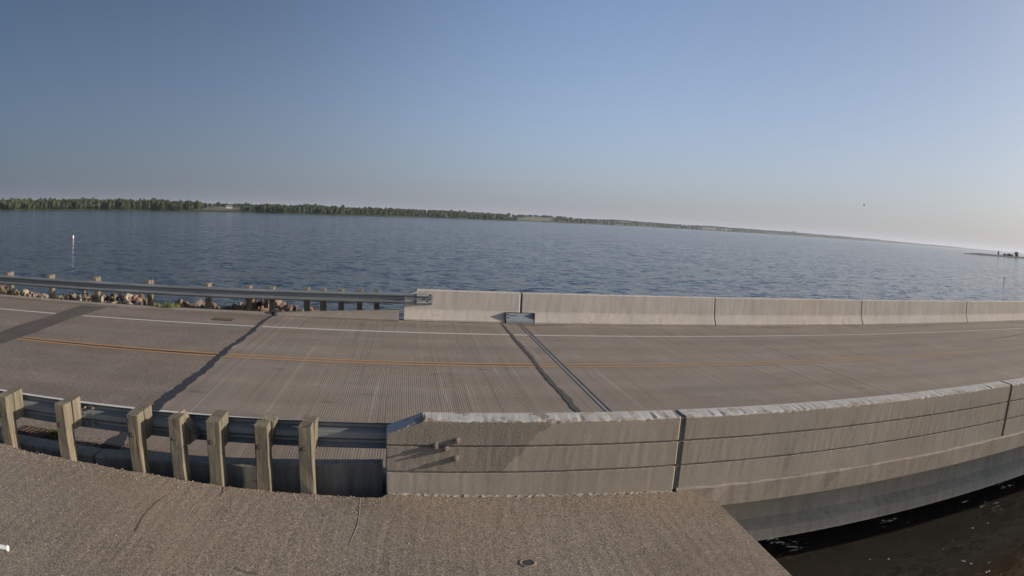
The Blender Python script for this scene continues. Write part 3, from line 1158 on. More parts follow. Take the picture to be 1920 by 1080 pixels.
FJ = [-.08, 3.31, 3.37, 9.63, 9.66, 15.89, 15.92, 22.25, 22.28, 28.6, 28.63, 34.9, 34.93, 41.2]
fl_ = ['far pale barrier segment where the steel guardrail is bolted on, left of the cover plate',
       'far pale concrete barrier segment starting right of the steel cover plate',
       'far pale concrete barrier segment between the second and third thin joints',
       'far pale concrete barrier segment before the last joint in view on the right',
       'far pale concrete barrier segment cut by the right edge of the picture',
       'far barrier segment beyond the right edge of the picture', 'farthest barrier segment out of view on the right']
for i in range(7):
    far_segment(FJ[2 * i], FJ[2 * i + 1], fl_[i], i == 0)

# steel cover plate over the far joint
cp = empty('joint_cover_plate', (3.3, 18.72, 0), 'grey steel cover plate bolted over the joint at the foot of the far barrier', 'steel plate')
m_ = MB()
a, b_ = Vector((0, 18.690, .012)), Vector((0, 18.80, .285))
m_.add([(2.90, 18.675, .01), (3.71, 18.675, .01), (3.71, 18.680, .075), (2.90, 18.680, .075), (2.90, 18.79, .29), (3.71, 18.79, .29), (2.90, 18.815, .29), (3.71, 18.815, .29),
        (2.90, 18.705, .075), (3.71, 18.705, .075), (2.90, 18.705, .01), (3.71, 18.705, .01)],
       [(0, 1, 2, 3), (3, 2, 5, 4), (4, 5, 7, 6), (6, 7, 9, 8), (8, 9, 11, 10), (0, 10, 11, 1), (0, 3, 8, 10), (3, 4, 6, 8), (1, 11, 9, 2), (2, 9, 7, 5)])
m_.build('plate', M_plate, cp)
for (x_, z_) in ((3.63, .25), (3.63, .17), (2.97, .25), (2.97, .17)):
    y_ = 18.68 + (z_ - .075) * .11 / .215
    MB().cyl((x_, y_ + .01, z_), (x_, y_ - .014, z_ + .004), .018, 8).build('bolt', M_rust, cp)
m_ = MB()
for k in range(4):
    x_ = 3.02 + k * .045
    m_.box(x_, x_ + .03, 18.752, 18.757, .205, .24)
m_.build('stencil_mark', M_dark, cp)
m_ = MB()
m_.box(2.865, 2.895, 18.70, 18.83, .0, .31)
m_.box(3.715, 3.745, 18.70, 18.83, .0, .31)
m_.box(2.865, 3.745, 18.80, 18.85, .294, .312)
m_.build('edge_shadow_strip', M_dark, cp)  # dark strips round the plate stand in for the shadow at its edge

# ------------------------------------------------------------------ joints, cracks, markings on the road
def wobble_strip(name, pts, widths, z, mat, seg=.06, amp=.02, blobs=0.5):
    """irregular strip along pts [(x,y)...]"""
    P = [Vector((p[0], p[1], 0)) for p in pts]
    L = [0]
    for a, b in zip(P, P[1:]):
        L.append(L[-1] + (b - a).length)
    n = max(2, int(L[-1] / seg))
    v, f = [], []
    ph = [rnd.uniform(0, 6.28) for _ in range(6)]
    for i in range(n + 1):
        s_ = L[-1] * i / n
        x = np.interp(s_, L, [p.x for p in P])
        y = np.interp(s_, L, [p.y for p in P])
        k = min(len(P) - 2, max(0, int(np.searchsorted(L, s_) - 1)))
        d = (P[k + 1] - P[k]).normalized()
        nn = Vector((-d.y, d.x, 0))
        w = np.interp(s_, L, widths)
        wl = w * (1 + blobs * (.5 * math.sin(s_ * 5 + ph[0]) + .4 * math.sin(s_ * 13 + ph[1]) + .3 * rnd.uniform(-1, 1))) * .5
        wr = w * (1 + blobs * (.5 * math.sin(s_ * 4.3 + ph[2]) + .4 * math.sin(s_ * 11 + ph[3]) + .3 * rnd.uniform(-1, 1))) * .5
        c = amp * (math.sin(s_ * 1.7 + ph[4]) + .5 * math.sin(s_ * 5.1 + ph[5]))
        wl, wr = max(wl, .002), max(wr, .002)
        v.append((x + nn.x * (c + wl), y + nn.y * (c + wl), z))
        v.append((x + nn.x * (c - wr), y + nn.y * (c - wr), z))
    for i in range(n):
        f.append((2 * i, 2 * i + 1, 2 * i + 3, 2 * i + 2))
    mb = MB()
    mb.add(v, f)
    return structure(mb.build(name, mat, fix=False))


wobble_strip('tar_sealed_crack', [(X_AS, 7.3), (-3.90, 10.5), (-3.93, 14), (-3.95, 18.6)], [.24, .19, .13, .09], .009, M_tar, blobs=.45, amp=.025)
wobble_strip('worn_sealed_crack', [(2.78, 7.4), (2.77, 10), (2.76, 13), (2.78, 16), (2.74, 18.5)], [.13, .12, .08, .09, .03], .008, M_tar_old, blobs=.5, amp=.015)
# expansion joint: steel edges with a rubber gland between
m_ = MB()
m_.box(X_JT - .05, X_JT - .022, 7.05, 18.7, -.05, .005)
m_.box(X_JT + .045, X_JT + .07, 7.05, 18.7, -.05, .004)
jt = m_.build('expansion_joint', M_joint_steel)
tag(jt, 'dark expansion joint crossing the road between the two barrier gaps', 'expansion joint')
m_ = MB()
m_.box(X_JT - .021, X_JT + .044, 7.05, 18.7, -.05, -.006)
m_.build('rubber_seal', M_rubber, jt)
# asphalt patch at the left
m_ = MB()
n = 60
v, f = [], []
for i in range(n + 1):
    y = 7.4 + (18.55 - 7.4) * i / n
    v.append((-10.33 + .04 * math.sin(y * 2) + rnd.uniform(-.015, .015), y, .005))
    v.append((-9.40 + .04 * math.sin(y * 1.4 + 1) + rnd.uniform(-.015, .015), y, .005))
for i in range(n):
    f.append((2 * i, 2 * i + 1, 2 * i + 3, 2 * i + 2))
m_.add(v, f)
structure(m_.build('asphalt_patch', M_patch, fix=False))


def line(name, y, w, mat, spans, z=.004):
    mb = MB()
    for (x0, x1) in spans:
        n = max(2, int((x1 - x0) / .4))
        v = []
        for i in range(n + 1):
            x = x0 + (x1 - x0) * i / n
            v.append((x, y - w / 2 + rnd.uniform(-.003, .003), z))
            v.append((x, y + w / 2 + rnd.uniform(-.003, .003), z))
        mb.add(v, [(2 * i, 2 * i + 2, 2 * i + 3, 2 * i + 1) for i in range(n)])
    return structure(mb.build(name, mat, fix=False))


spans_w = [(-60, -10.36), (-9.36, -4.02), (-3.82, X_JT - .06), (X_JT + .08, XD1)]
line('white_edge_line', 16.82, .11, M_line_w, spans_w)
line('white_edge_line', 9.16, .11, M_line_w, spans_w)
line('yellow_centre_line', 13.36, .10, M_line_y, spans_w)
line('yellow_centre_line', 13.13, .10, M_line_y, spans_w)
wobble_strip('centre_seam_crack', [(-9.3, 13.25), (-6, 13.24), (-4, 13.25)], [.02, .055, .07], .0075, M_tar, blobs=.5, amp=.008)
wobble_strip('centre_seam_crack', [(-.0, 13.26), (2.7, 13.25)], [.004, .022], .0055, M_tar_old, blobs=.5, amp=.004)
wobble_strip('centre_seam_crack', [(X_JT + .1, 13.26), (5.2, 13.25)], [.016, .004], .0055, M_tar_old, blobs=.5, amp=.004)
wobble_strip('dark_road_streak', [(19.0, 14.9), (20.8, 15.25), (22.8, 15.65), (24.6, 15.98)], [.03, .09, .10, .06], .005, M_tar_old, blobs=.3)  # thin dark streak slanting along the roadway
# joint between the barrier foot and the road
wobble_strip('gutter_joint', [(-.05, 18.70), (2.8, 18.70)], [.045, .04], .006, M_tar, blobs=.6, amp=.006)
wobble_strip('gutter_joint', [(3.8, 18.695), (40, 18.695)], [.03, .02], .006, M_tar_old, blobs=.6, amp=.004)
# dirt along the gutter
M_dirt = simple('gutter_dirt', (0.15, 0.13, 0.11), 1.0, var=.3)
wobble_strip('gutter_dirt', [(3.2, 18.45), (4.6, 18.5)], [.25, .12], .0045, M_dirt, blobs=.5)
wobble_strip('gutter_dirt', [(9.9, 18.3), (12.4, 18.32)], [.04, .12], .0045, M_dirt, blobs=.9)
wobble_strip('gutter_dirt', [(16.4, 18.2), (19.5, 18.22)], [.04, .14], .0045, M_dirt, blobs=.9)
# black debris lump at the kerb end
m_ = MB()
m_.box(-4.0, -3.8, 18.62, 18.92, 0.0, .12, bev=.03, jit=.02)
tag(m_.build('debris_lump', M_tar), 'small black lump of debris at the far kerb end by the tar crack', 'debris')


# drain grates
def grate(cx, cy, w, d, label, ang):
    t = empty('drain_grate', (cx, cy, 0), label, 'drain grate', 'drain grates in the road gutters')
    f_ = MB()
    f_.box(cx - w / 2, cx + w / 2, cy - d / 2, cy - d / 2 + .04, -.03, .009)
    f_.box(cx - w / 2, cx + w / 2, cy + d / 2 - .04, cy + d / 2, -.03, .009)
    f_.box(cx - w / 2, cx - w / 2 + .04, cy - d / 2 + .04, cy + d / 2 - .04, -.03, .009)
    f_.box(cx + w / 2 - .04, cx + w / 2, cy - d / 2 + .04, cy + d / 2 - .04, -.03, .009)
    f_.build('frame', M_rust, t)
    bt = MB()
    bt.box(cx - w / 2 + .03, cx + w / 2 - .03, cy - d / 2 + .03, cy + d / 2 - .03, .002, .004)
    bt.build('well_shade_sheet', M_dark, t)  # flat dark sheet stands in for the shade down inside the drain
    n = int(w / .085)
    for i in range(1, n):
        x = cx - w / 2 + w * i / n
        b = MB()
        b.box(x - .016, x + .016, cy - d / 2 + .03, cy + d / 2 - .03, .004, .018, rot=Matrix.Rotation(ang, 3, 'Z'))
        b.build('bar', M_rust, t)


grate(-5.25, 7.52, .62, .45, 'rusty slotted drain grate beside the near kerb, seen between wooden posts', -.25)
grate(-5.15, 17.62, .60, .40, 'dark drain grate in the gutter in front of the far guardrail', -.2)

# ------------------------------------------------------------------ guardrails
WP = [(-.156, .004), (-.150, .026), (-.112, .080), (-.086, .080), (-.034, .003), (.034, .003), (.086, .080), (.112, .080), (.150, .026), (.156, .004)]


def wbeam(mb, x0, x1, yb, zc, sgn, zfn=None, n=None, th=.004, off=0, flat=None):
    """W profile; ridges towards sgn*y"""
    pr = [(yb + sgn * (b + off), zc + a) for a, b in WP] + [(yb + sgn * (b + off - th), zc + a * .985) for a, b in reversed(WP)]
    xs = np.linspace(x0, x1, n or max(2, int((x1 - x0) / .5)))

    def fn(x, y, z, i):
        k = flat(x) if flat else 1.0
        zz = zc + (z - zc)
        yy = yb + (y - yb) * k
        return (x, yy, zz + (zfn(x) if zfn else 0))
    mb.prism(pr, list(xs), fn)


def post_mesh(x, y0, y1, w, z0, z1, tilt=0.0, jit=.006, tx=0.0):
    bm = bmesh.new()
    bmesh.ops.create_cube(bm, size=1)
    h = z1 - z0
    for v_ in bm.verts:
        v_.co = Vector((v_.co.x * w, v_.co.y * (y1 - y0), v_.co.z * h + h / 2))
    bmesh.ops.subdivide_edges(bm, edges=[e for e in bm.edges if abs(e.verts[0].co.z - e.verts[1].co.z) > .1], cuts=6)
    bmesh.ops.bevel(bm, geom=[e for e in bm.edges if e.is_boundary or len(e.link_faces) == 2 and e.link_faces[0].normal.dot(e.link_faces[1].normal) < .5],
                    offset=.007, segments=1, affect='EDGES')
    for v_ in bm.verts:
        v_.co += Vector((rnd.gauss(0, jit * .35), rnd.gauss(0, jit * .35), rnd.gauss(0, jit * .4) if v_.co.z > h - .03 else 0))
        v_.co.z += tilt * v_.co.x if v_.co.z > h - .05 else 0
    bm.verts.index_update()
    R_ = Matrix.Rotation(tx, 3, 'Y')
    mb = MB()
    mb.add([Vector((x, (y0 + y1) / 2, z0)) + R_ @ v_.co for v_ in bm.verts], [tuple(v_.index for v_ in f_.verts) for f_ in bm.faces])
    bm.free()
    return mb


gn = empty('guardrail', (-3, 7.0, -.5), 'near steel guardrail on weathered wooden posts, seen from behind', 'guardrail')
NP = [(-5.12, .765, 0), (-4.15, .77, 0), (-3.12, .765, 0), (-2.58, .775, 1), (-2.13, .775, 0), (-1.57, .765, 2), (-1.07, .775, 3)]
x_ = -6.13
while x_ > -20:
    NP.append((x_, .76 + rnd.uniform(-.01, .015), 0))
    x_ -= 1.905 if x_ < -7 else .99
for (px, pz, kind) in NP:
    p = post_mesh(px, 6.63, 6.83, .152, -.6, pz, tilt=rnd.uniform(-.08, .08), jit=.008, tx=rnd.uniform(-.012, .012))
    po = p.build('wooden_post', M_wood, gn)
    # bolt head with washer on the camera side
    bz = pz - .24
    b = MB()
    b.cyl((px - .02, 6.636, bz), (px - .02, 6.612, bz), .017, 8)
    b.cyl((px - .02, 6.634, bz), (px - .02, 6.626, bz), .032, 12)
    b.build('bolt_head', M_boltd, po)
    bl = MB()
    rot = None
    zc = pz - .175
    if kind == 1:
        rot = Matrix.Rotation(math.radians(-38), 3, 'Y')
        zc = pz - .20
    if kind == 2:
        rot = Matrix.Rotation(math.radians(12), 3, 'Y')
    if kind == 3:
        rot = Matrix.Rotation(math.radians(2), 3, 'Y')
    xo = {0: .015, 1: .03, 2: .02, 3: .01}[kind]
    bl.box(px - .075 + xo, px + .075 + xo, 6.838, 7.058, zc - .175, zc + .18, bev=.006, rot=rot, jit=.003)
    bl.build('spacer_block', M_wood, gn)
# rail in lapped lengths
ZN = .535


def zn(x):
    return .035 * max(0, (x + 3) / 3) if x > -3 else 0


for k, (a, b) in enumerate(((-24.9, -17.2), (-17.3, -9.6), (-9.7, -3.9), (-4.0, .75))):
    m_ = MB()
    wbeam(m_, a, b, 7.062, ZN, 1, zn, off=.0035 * (k % 2), flat=(lambda x: 1.0 if x < 0 else max(.45, 1 - x * .7)))
    r = m_.build('rail_beam', M_galv, gn)
    q = MB()
    for dz in (-.10, -.03, .03, .10):
        for dx in (-.06, .06):
            q = MB()
            q.cyl((a + .05 + dx, 7.055, ZN + dz), (a + .05 + dx, 7.045 + (.08 if abs(dz) > .05 else 0), ZN + dz), .012, 6)
            q.build('splice_bolt', M_bolt, r)

gf = empty('guardrail', (-7, 18.95, 0), 'far steel guardrail along the lake side of the road, bolted to the pale barrier', 'guardrail')
FP = [-16.1, -13.95, -12.0, -10.05, -8.05, -6.06, -4.76, -4.04, -2.97, -2.47, -1.94, -1.39, -.88]
FP = [x * 1.005 for x in FP] + [-18.2, -20.1, -22, -23.9, -25.8, -27.7, -29.6]
yoff = lambda x: (0.0 if x > -9 else (-9 - x) * .045)
for i, px in enumerate(FP):
    top = (.83 if px < -5 else .79) + rnd.uniform(-.012, .012)
    yo = yoff(px)
    post_mesh(px, 19.14 + yo, 19.34 + yo, .152, -.5, top, tilt=rnd.uniform(-.1, .1), jit=.012).build('wooden_post', M_wood, gf)
    bl = MB()
    rot = Matrix.Rotation(math.radians(rnd.uniform(-7, 7)), 3, 'Y')
    bl.box(px - .075, px + .075, 18.935 + yo, 19.135 + yo, top - .37, top - .01, bev=.006, rot=rot, jit=.003)
    bl.build('spacer_block', M_wood, gf)
zf_ = lambda x: .045 * max(0, min(1, (x + 5) / 5.5))
for k, (a, b) in enumerate(((-31, -23.4), (-23.5, -15.9), (-16.0, -8.4), (-8.5, -4.3), (-4.4, .32))):
    m_ = MB()
    pr_y = 18.93
    pr = [(pr_y - (bb + .0035 * (k % 2)), .575 + aa) for aa, bb in WP] + [(pr_y - (bb - .004 + .0035 * (k % 2)), .575 + aa * .985) for aa, bb in reversed(WP)]
    m_.prism(pr, list(np.linspace(a, b, 12)), lambda x, y, z, i: (x, y + yoff(x) - (.0 if x < -.3 else (x + .3) * .09), z + zf_(x)))
    r = m_.build('rail_beam', M_galv, gf)
    q = MB()
    for dz in (-.10, -.03, .03, .10):
        for dx in (-.06, .06):
            yy = 18.93 + yoff(a) - (.085 if abs(dz) > .05 else .01)
            q = MB()
            q.cyl((a + .06 + dx, yy + .01, .575 + dz + zf_(a)), (a + .06 + dx, yy - .014, .575 + dz + zf_(a)), .014, 6)
            q.build('splice_bolt', M_bolt, r)
# end shoe bolted on the barrier face
m_ = MB()
v, f = [], []
for i, x in enumerate(np.linspace(.28, .74, 8)):
    k = 1 - i / 7
    for (aa, bb) in WP:
        v.append((x, 18.855 - (.008 + bb * (.12 + .75 * k)) - .015 * k, .62 + aa * (1.0 + .03 * k)))
for i in range(7):
    for j in range(9):
        f.append((i * 10 + j, (i + 1) * 10 + j, (i + 1) * 10 + j + 1, i * 10 + j + 1))
m_.add(v, f)
es = m_.build('end_shoe', M_galv, gf)
sol = es.modifiers.new('solid', 'SOLIDIFY')
sol.thickness = .004
for (x, z) in ((.60, .69), (.68, .74), (.60, .55), (.68, .50), (.66, .62), (.50, .62)):
    MB().cyl((x, 18.85, z), (x, 18.815, z), .024, 8).build('anchor_bolt', M_rust, gf)

# ------------------------------------------------------------------ bank with riprap beyond the far guardrail
def bank_z(x, y):
    return float(np.interp(y, [18.9, 19.6, 20.4, 23.5, 27], [-.06, -.08, -.20, -1.9, -3.0])) - 2.6 * max(0.0, min(1.0, (x + 2.9) / 1.6))


mb = MB()
xs_ = list(np.arange(-60, -6, 1.0)) + list(np.arange(-6, -1.0, .25))
ys_ = [18.88, 19.2, 19.6, 20, 20.4, 21, 21.8, 22.6, 23.5, 27]
mb.add([(x, y + yoff(x), bank_z(x, y) + (rnd.uniform(-.05, .05) if y > 19.3 else 0)) for y in ys_ for x in xs_],
       [(j * len(xs_) + i, j * len(xs_) + i + 1, (j + 1) * len(xs_) + i + 1, (j + 1) * len(xs_) + i) for j in range(len(ys_) - 1) for i in range(len(xs_) - 1)])
M_soil = simple('bank_soil', (0.11, 0.095, 0.065), 1.0, var=.4, sc=3)
structure(mb.build('lake_bank', M_soil, fix=False))


def rock_mat(name, col):
    m = NT(name)
    oi = m.n('ShaderNodeObjectInfo')
    rgb = m.n('ShaderNodeRGB')
    rgb.outputs[0].default_value = (*col, 1)
    f = m.math('MULTIPLY', m.ramp(m.noise(6, 5, .7), .3, .7, .6, 1.35), m.ramp(oi.outputs['Random'], 0, 1, .5, 1.1))
    return m.bsdf(m.bright(rgb.outputs[0], f), .95, m.bump(m.noise(12, 4), .02), spec=.2)


RM = [rock_mat('pink_granite', (0.24, 0.175, 0.145)), rock_mat('tan_fieldstone', (0.26, 0.205, 0.145)),
      rock_mat('red_granite', (0.20, 0.12, 0.10)), rock_mat('pale_fieldstone', (0.36, 0.31, 0.25)), rock_mat('grey_fieldstone', (0.15, 0.14, 0.13))]
rock_me = []
for k in range(15):
    bm = bmesh.new()
    bmesh.ops.create_icosphere(bm, subdivisions=2, radius=.5)
    pl_ = [(Vector((rnd.gauss(0, 1), rnd.gauss(0, 1), rnd.gauss(0, 1))).normalized(), rnd.uniform(.16, .36)) for _ in range(10)]
    for v_ in bm.verts:
        for n_, d_ in pl_:
            e = v_.co.dot(n_) - d_
            if e > 0:
                v_.co -= n_ * e
        v_.co += Vector((rnd.gauss(0, .012), rnd.gauss(0, .012), rnd.gauss(0, .012)))
    me = bpy.data.meshes.new('riprap_rock')
    bm.to_mesh(me)
    bm.free()
    me.materials.append(RM[k % 5])
    rock_me.append(me)
cnt = 0
RL = 'angular granite or fieldstone boulder in the riprap bank behind the far guardrail'
weights = [3, 3, 2, 1.5, 2]
for row, (yy, sz, stp) in enumerate(((19.7, .20, .26), (20.0, .28, .26), (20.3, .34, .32), (20.8, .40, .42), (21.4, .42, .5), (22.2, .5, .62), (23.0, .5, .8))):
    x = -15.8 + rnd.uniform(0, .3)
    while x < -2.2:
        x += stp * rnd.uniform(.7, 1.35)
        if row == 0 and rnd.random() < .25:
            continue
        if -7.6 < x < -7.1 and row < 2 and rnd.random() < .7:
            continue
        k = rnd.choices(range(5), weights)[0] + 5 * rnd.randrange(3)
        o = bpy.data.objects.new('riprap_rock', rock_me[k])
        C.objects.link(o)
        s_ = sz * rnd.uniform(.7, 1.5)
        y = yy + rnd.uniform(-.2, .2) + yoff(x)
        hump = .12 * math.sin(x * 1.1) + .08 * math.sin(x * 2.7 + 1)
        o.location = (x, y, bank_z(x, yy) + s_ * .18 + .07 + (hump if row < 3 else 0))
        o.rotation_euler = (rnd.uniform(0, 6.28), rnd.uniform(0, 6.28), rnd.uniform(0, 6.28))
        o.scale = (s_ * rnd.uniform(.9, 1.4), s_, s_ * rnd.uniform(.7, 1.0))
        colr = ('pink granite', 'tan fieldstone', 'dark red granite', 'pale fieldstone', 'grey fieldstone')[k % 5]
        where = 'just behind the far kerb' if row < 2 else 'in the middle of the bank' if row < 5 else 'down at the water line'
        part_ = 'left of the asphalt patch' if x < -9.9 else 'right of the tar-sealed crack' if x > -3.9 else 'between patch and crack'
        tag(o, f"{'large' if s_ > sz else 'small'} {colr} boulder {where}, {part_}", 'rock', 'riprap rocks on the lake bank')
        cnt += 1

# ------------------------------------------------------------------ weeds, litter, grit
M_weed = simple('weed_green', (0.11, 0.15, 0.035), .9, var=.4)
M_straw = simple('dry_stalks', (0.19, 0.16, 0.085), .9, var=.4)


def blades(mb, cx, cy, z, n, h, spread, r=rnd):
    for _ in range(n):
        x, y = cx + r.gauss(0, spread), cy + r.gauss(0, spread * .6)
        a = r.uniform(0, 6.28)
        hh = h * r.uniform(.4, 1.2)
        dx, dy = math.cos(a) * hh * .5, math.sin(a) * hh * .5
        wx, wy = -math.sin(a) * .006, math.cos(a) * .006
        mb.add([(x - wx, y - wy, z), (x + wx, y + wy, z), (x + dx * .4 + wx, y + dy * .4 + wy, z + hh * .6), (x + dx * .4 - wx, y + dy * .4 - wy, z + hh * .6), (x + dx, y + dy, z + hh)],
               [(0, 1, 2, 3), (3, 2, 4)])


w1 = MB()
blades(w1, -4.78, 7.48, .0, 220, .14, .06)
tag(w1.build('weed_tuft', M_weed, fix=False), 'green weed tuft growing beside the rusty near drain grate', 'weed')
w2 = MB()
blades(w2, -7.35, 18.80, .05, 130, .20, .16)
tag(w2.build('weed_tuft', M_weed, fix=False), 'green weed tuft growing at the far kerb under the guardrail', 'weed')
w3 = MB()
for _ in range(60):
    x = rnd.uniform(-15, -2.5)
    blades(w3, x, rnd.uniform(18.98, 19.7) + yoff(x), -.08, 28, rnd.uniform(.12, .28), .14)
tag(w3.build('bank_grass', M_straw, fix=False), 'dry grass and weeds between the far kerb and the rocks', 'grass', kind='stuff')
# leaf litter and grit along the near kerb
lt = MB()
for _ in range(1500):
    x = rnd.uniform(-6.3, -2.9)
    y = 7.33 + abs(rnd.gauss(0, .10)) + (.04 if x < -4 else 0)
    if rnd.random() < .35:
        x = -4.35 + (y - 7.2) * 1.5 + rnd.gauss(0, .25)
    s_ = rnd.uniform(.006, .02)
    a = rnd.uniform(0, 3.14)
    z = .009 + rnd.uniform(0, .008)
    dx, dy = math.cos(a) * s_, math.sin(a) * s_
    lt.add([(x - dx, y - dy, z), (x + dy * .4, y - dx * .4, z + .006), (x + dx, y + dy, z), (x - dy * .4, y + dx * .4, z + .002)], [(0, 1, 2, 3)])
tag(lt.build('leaf_litter', simple('dead_leaves', (0.10, 0.07, 0.045), 1.0, var=.4), fix=False), 'brown leaf litter and grit lying along the near kerb', 'litter', kind='stuff')
gt = MB()
for _ in range(1500):
    if rnd.random() < .45:
        x, y = rnd.uniform(-6.5, 3.2), 6.60 - abs(rnd.gauss(0, .10))
    else:
        x, y = rnd.uniform(-6, 3.4), rnd.uniform(2.5, 6.5)
    if x > -.2:
        y += .11
    z = plat_z(x, y)
    s_ = rnd.uniform(.003, .009)
    gt.add([(x - s_, y - s_, z), (x + s_, y - s_ * .7, z), (x + s_ * .8, y + s_, z), (x - s_, y + s_ * .8, z), (x, y, z + s_ * 1.2)],
           [(0, 1, 4), (1, 2, 4), (2, 3, 4), (3, 0, 4)])
tag(gt.build('loose_grit', simple('grit', (0.34, 0.29, 0.23), 1.0, var=.4), fix=False), 'loose grit scattered on the concrete platform', 'grit', kind='stuff')

def on_platform(name, pts, w, mat, **kw):
    o_ = wobble_strip(name, pts, [w * .6] + [w] * (len(pts) - 2) + [w * .5], 0, mat, seg=.03, amp=.004, **kw)
    for v_ in o_.data.vertices:
        q = o_.location + v_.co
        v_.co.z = plat_z(q.x, q.y) + .003 - o_.location.z
    return o_


M_hair = simple('hairline_crack', (0.075, 0.065, 0.055), .95)
M_scrape = simple('pale_scrape', (0.36, 0.31, 0.25), .95)
on_platform('platform_crack', [(-2.62, 5.27), (-2.65, 5.61), (-2.62, 5.95), (-2.54, 6.2)], .012, M_hair, blobs=.6)
on_platform('platform_crack', [(-2.03, 6.56), (-2.0, 6.45), (-2.0, 6.3)], .014, M_hair, blobs=.6)
on_platform('pale_scrape', [(-2.2, 5.61), (-2.2, 6.0), (-2.1, 6.4)], .014, M_scrape, blobs=.9)
on_platform('pale_scrape', [(-.48, 6.57), (-.46, 5.92), (-.52, 5.5)], .014, M_scrape, blobs=.9)
fi = MB()
xsf = list(np.arange(-.18, 3.16, .04))
fi.prism([(6.69, 0), (6.705, .016), (6.724, .022), (6.724, 0)], xsf,
         lambda x, y, z, i: (x, y + (rnd.uniform(-.012, .008) if i < 2 else 0), plat_z(x, 6.7) - .004 + (z * rnd.uniform(.5, 1.3) if z > 0 else -.02)))
structure(fi.build('mortar_fillet', simple('mortar', (0.31, 0.265, 0.215), .95, var=.3, sc=25)))

# ------------------------------------------------------------------ platform fittings
hz_ = plat_z(1.105, 5.2)
dh = empty('floor_socket', (1.105, 5.2, hz_), 'small round dark socket with a pale chipped rim in the platform floor', 'floor socket')
m_ = MB()
n = 20
v, f = [], []
for i in range(n):
    a = 2 * math.pi * i / n
    for (r_, z_) in ((.085 + rnd.uniform(-.008, .012), .001), (.075, .008), (.058, .008), (.052, -.0)):
        v.append((1.105 + r_ * math.cos(a), 5.2 + r_ * math.sin(a), hz_ + z_))
for i in range(n):
    j = (i + 1) % n
    for k in range(3):
        f.append((i * 4 + k, j * 4 + k, j * 4 + k + 1, i * 4 + k + 1))
m_.add(v, f)
m_.build('rim', M_plat, dh)
m_ = MB()
m_.cyl((1.105, 5.2, hz_ + .0005), (1.105, 5.2, hz_ + .004), .056, 20)
m_.build('plug', M_dark, dh)

pp = empty('white_pipe', (-3.9, 4.35, .9), 'bright white pipe end poking in at the lower left corner', 'pipe')
# a thin pale tube carried on the platform near the left edge of the view
pz_ = plat_z(-3.8, 4.4)
m_ = MB()
m_.cyl((-5.2, 4.22, pz_ + .03), (-3.715, 4.40, pz_ + .03), .026, 14)
m_.build('tube', M_pipe, pp)
m_ = MB()
m_.cyl((-3.716, 4.40, pz_ + .03), (-3.70, 4.402, pz_ + .03), .029, 14)
m_.build('end_cap', M_pipe, pp)

# ------------------------------------------------------------------ things on the lake and in the air
by = Vector((-51.3, 89.2, WZ))
bu = empty('channel_buoy', by, 'small white and red can buoy floating alone on the lake at left', 'buoy')
m_ = MB()
m_.cyl(by + Vector((0, 0, -.4)), by + Vector((0, 0, .52)), .14, 16)
m_.build('body', M_white, bu)
m_ = MB()
v, f = [], []
for i in range(7):
    a = math.radians(150 + i * 20)
    for z_ in (.08, .48):
        v.append((by.x + .145 * math.cos(a), by.y + .145 * math.sin(a), by.z + z_))
for i in range(6):
    f.append((2 * i, 2 * i + 2, 2 * i + 3, 2 * i + 1))
m_.add(v, f)
m_.build('red_panel', M_red, bu)
m_ = MB()
m_.cyl(by + Vector((0, 0, -.3)), by + Vector((0, 0, .06)), .20, 16, .18)
m_.build('float_collar', M_red, bu)

pb = Vector((91.4, 68.9, WZ))
po = MB()
po.cyl(pb + Vector((0, 0, -.5)), pb + Vector((.12, -.05, .90)), .075, 8, .06)
tag(po.build('mooring_pole', M_pole), 'short dark leaning pole standing in the lake at right', 'pole')


def bird(p, span, roll, yaw, flap, label):
    t = empty('bird', p, label, 'bird')
    R_ = Euler((0, roll, yaw)).to_matrix()
    P = Vector(p)

    def tr(vs):
        return [P + R_ @ (Vector(q) * span) for q in vs]
    b = MB()
    v, f = [], []
    prof = [(-.30, .005), (-.22, .03), (-.1, .055), (.02, .06), (.12, .045), (.17, .035), (.21, .03), (.24, .008)]
    for (y, r) in prof:
        for k in range(6):
            a = k * math.pi / 3
            v.append((r * math.cos(a), y, r * math.sin(a) * .9 + (.01 if y > .1 else 0)))
    for i in range(7):
        for k in range(6):
            f.append((i * 6 + k, i * 6 + (k + 1) % 6, (i + 1) * 6 + (k + 1) % 6, (i + 1) * 6 + k))
    f += [(5, 4, 3, 2, 1, 0), (42, 43, 44, 45, 46, 47)]
    b.add(tr(v), f)
    b.build('body', M_bird, t, fix=True)
    for s_ in (-1, 1):
        w_ = MB()
        h1, h2 = flap, flap * .6
        top = [(s_ * .03, .07, .03), (s_ * .26, .10, h1), (s_ * .5, -.02, h2), (s_ * .26, -.05, h1), (s_ * .03, -.09, .03)]
        bot = [(a, b_, c - .012) for a, b_, c in top]
        w_.add(tr(top + bot), [(0, 1, 3, 4), (1, 2, 3), (9, 8, 6, 5), (8, 7, 6), (0, 5, 6, 1), (1, 6, 7, 2), (2, 7, 8, 3), (3, 8, 9, 4), (4, 9, 5, 0)])
        w_.build('wing', M_bird, t)


Mm = Matrix(M)


def ray(px, py):
    u, w_ = (px - 960) / 960, -(py - 500) / 960
    r = math.hypot(u, w_)
    th = r / F + K3 * r**3 + K5 * r**5
    s_ = math.sin(th) / r
    return Mm @ Vector((u * s_, w_ * s_, -math.cos(th)))


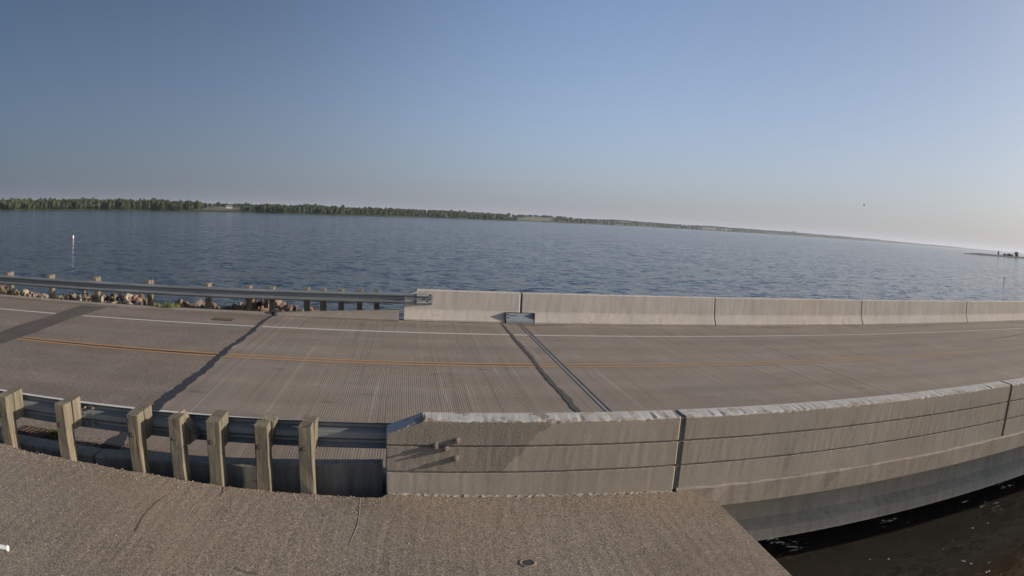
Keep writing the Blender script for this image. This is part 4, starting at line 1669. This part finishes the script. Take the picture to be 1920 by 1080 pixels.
for (px, py, d, sp, roll, yaw, fl2, lab) in ((562, 213, 150, 1.25, .35, .2, .10, 'larger dark bird gliding high above the lake at left'),
                                             (585, 219, 210, 1.2, -.2, .5, .08, 'smaller fainter bird just right of the gliding dark bird'),
                                             (1620, 385, 170, 1.1, .7, .9, .16, 'bird with tilted wings in the pale sky above the far right shore'),
                                             (1808, 400, 230, .8, .1, .2, .12, 'tiny bird low in the sky near the right edge'),
                                             (1181, 370, 260, .8, .2, .6, .1, 'tiny faint bird low in the sky above the middle of the lake')):
    bird(Vector((0, 0, CAM_Z)) + ray(px, py) * d, sp, roll, yaw, fl2, lab)

# foam flecks and floating bits on the dark water under the bridge edge
fm = MB()
for _ in range(260):
    x, y = rnd.uniform(4.5, 14), rnd.uniform(2.5, 7.0)
    if rnd.random() > (0.25 + .75 * max(0, min(1, (x - 5.5) / 3))) * (1 if y < 6 else .3):
        continue
    s_ = rnd.uniform(.008, .034)
    a = rnd.uniform(0, 3.14)
    k = rnd.randint(5, 7)
    fm.add([(x + s_ * rnd.uniform(.6, 1.3) * math.cos(a + i * 6.283 / k), y + s_ * rnd.uniform(.5, 1.1) * math.sin(a + i * 6.283 / k), WZ + .004) for i in range(k)] + [(x, y, WZ + .012)],
           [(i, (i + 1) % k, k) for i in range(k)])
tag(fm.build('foam_flecks', simple('foam', (0.42, 0.40, 0.36), .8), fix=False), 'pale foam flecks drifting on the dark water below the bridge', 'foam', kind='stuff')

# ------------------------------------------------------------------ haze
hb = MB()
hb.box(XW0 - 5, XW1 + 5, YW0 - 5, YW1 + 5, -3.6, 90)
hz = hb.build('haze', None, fix=True) if False else None
me = mesh('haze', hb.v, hb.f, [])
ho = bpy.data.objects.new('haze', me)
C.objects.link(ho)
mh = bpy.data.materials.new('haze_air')
mh.use_nodes = True
nt = mh.node_tree
nt.nodes.clear()
pv = nt.nodes.new('ShaderNodeVolumePrincipled')
pv.inputs['Color'].default_value = (0.80, 0.87, 1.0, 1)
pv.inputs['Density'].default_value = 0.00008
pv.inputs['Anisotropy'].default_value = 0.2
ot = nt.nodes.new('ShaderNodeOutputMaterial')
nt.links.new(pv.outputs[0], ot.inputs['Volume'])
me.materials.append(mh)
tag(ho, kind='stuff')
tag(ho, 'thin summer haze over the lake', 'haze')

for o in bpy.data.objects:
    if '_w' in o:
        del o['_w']
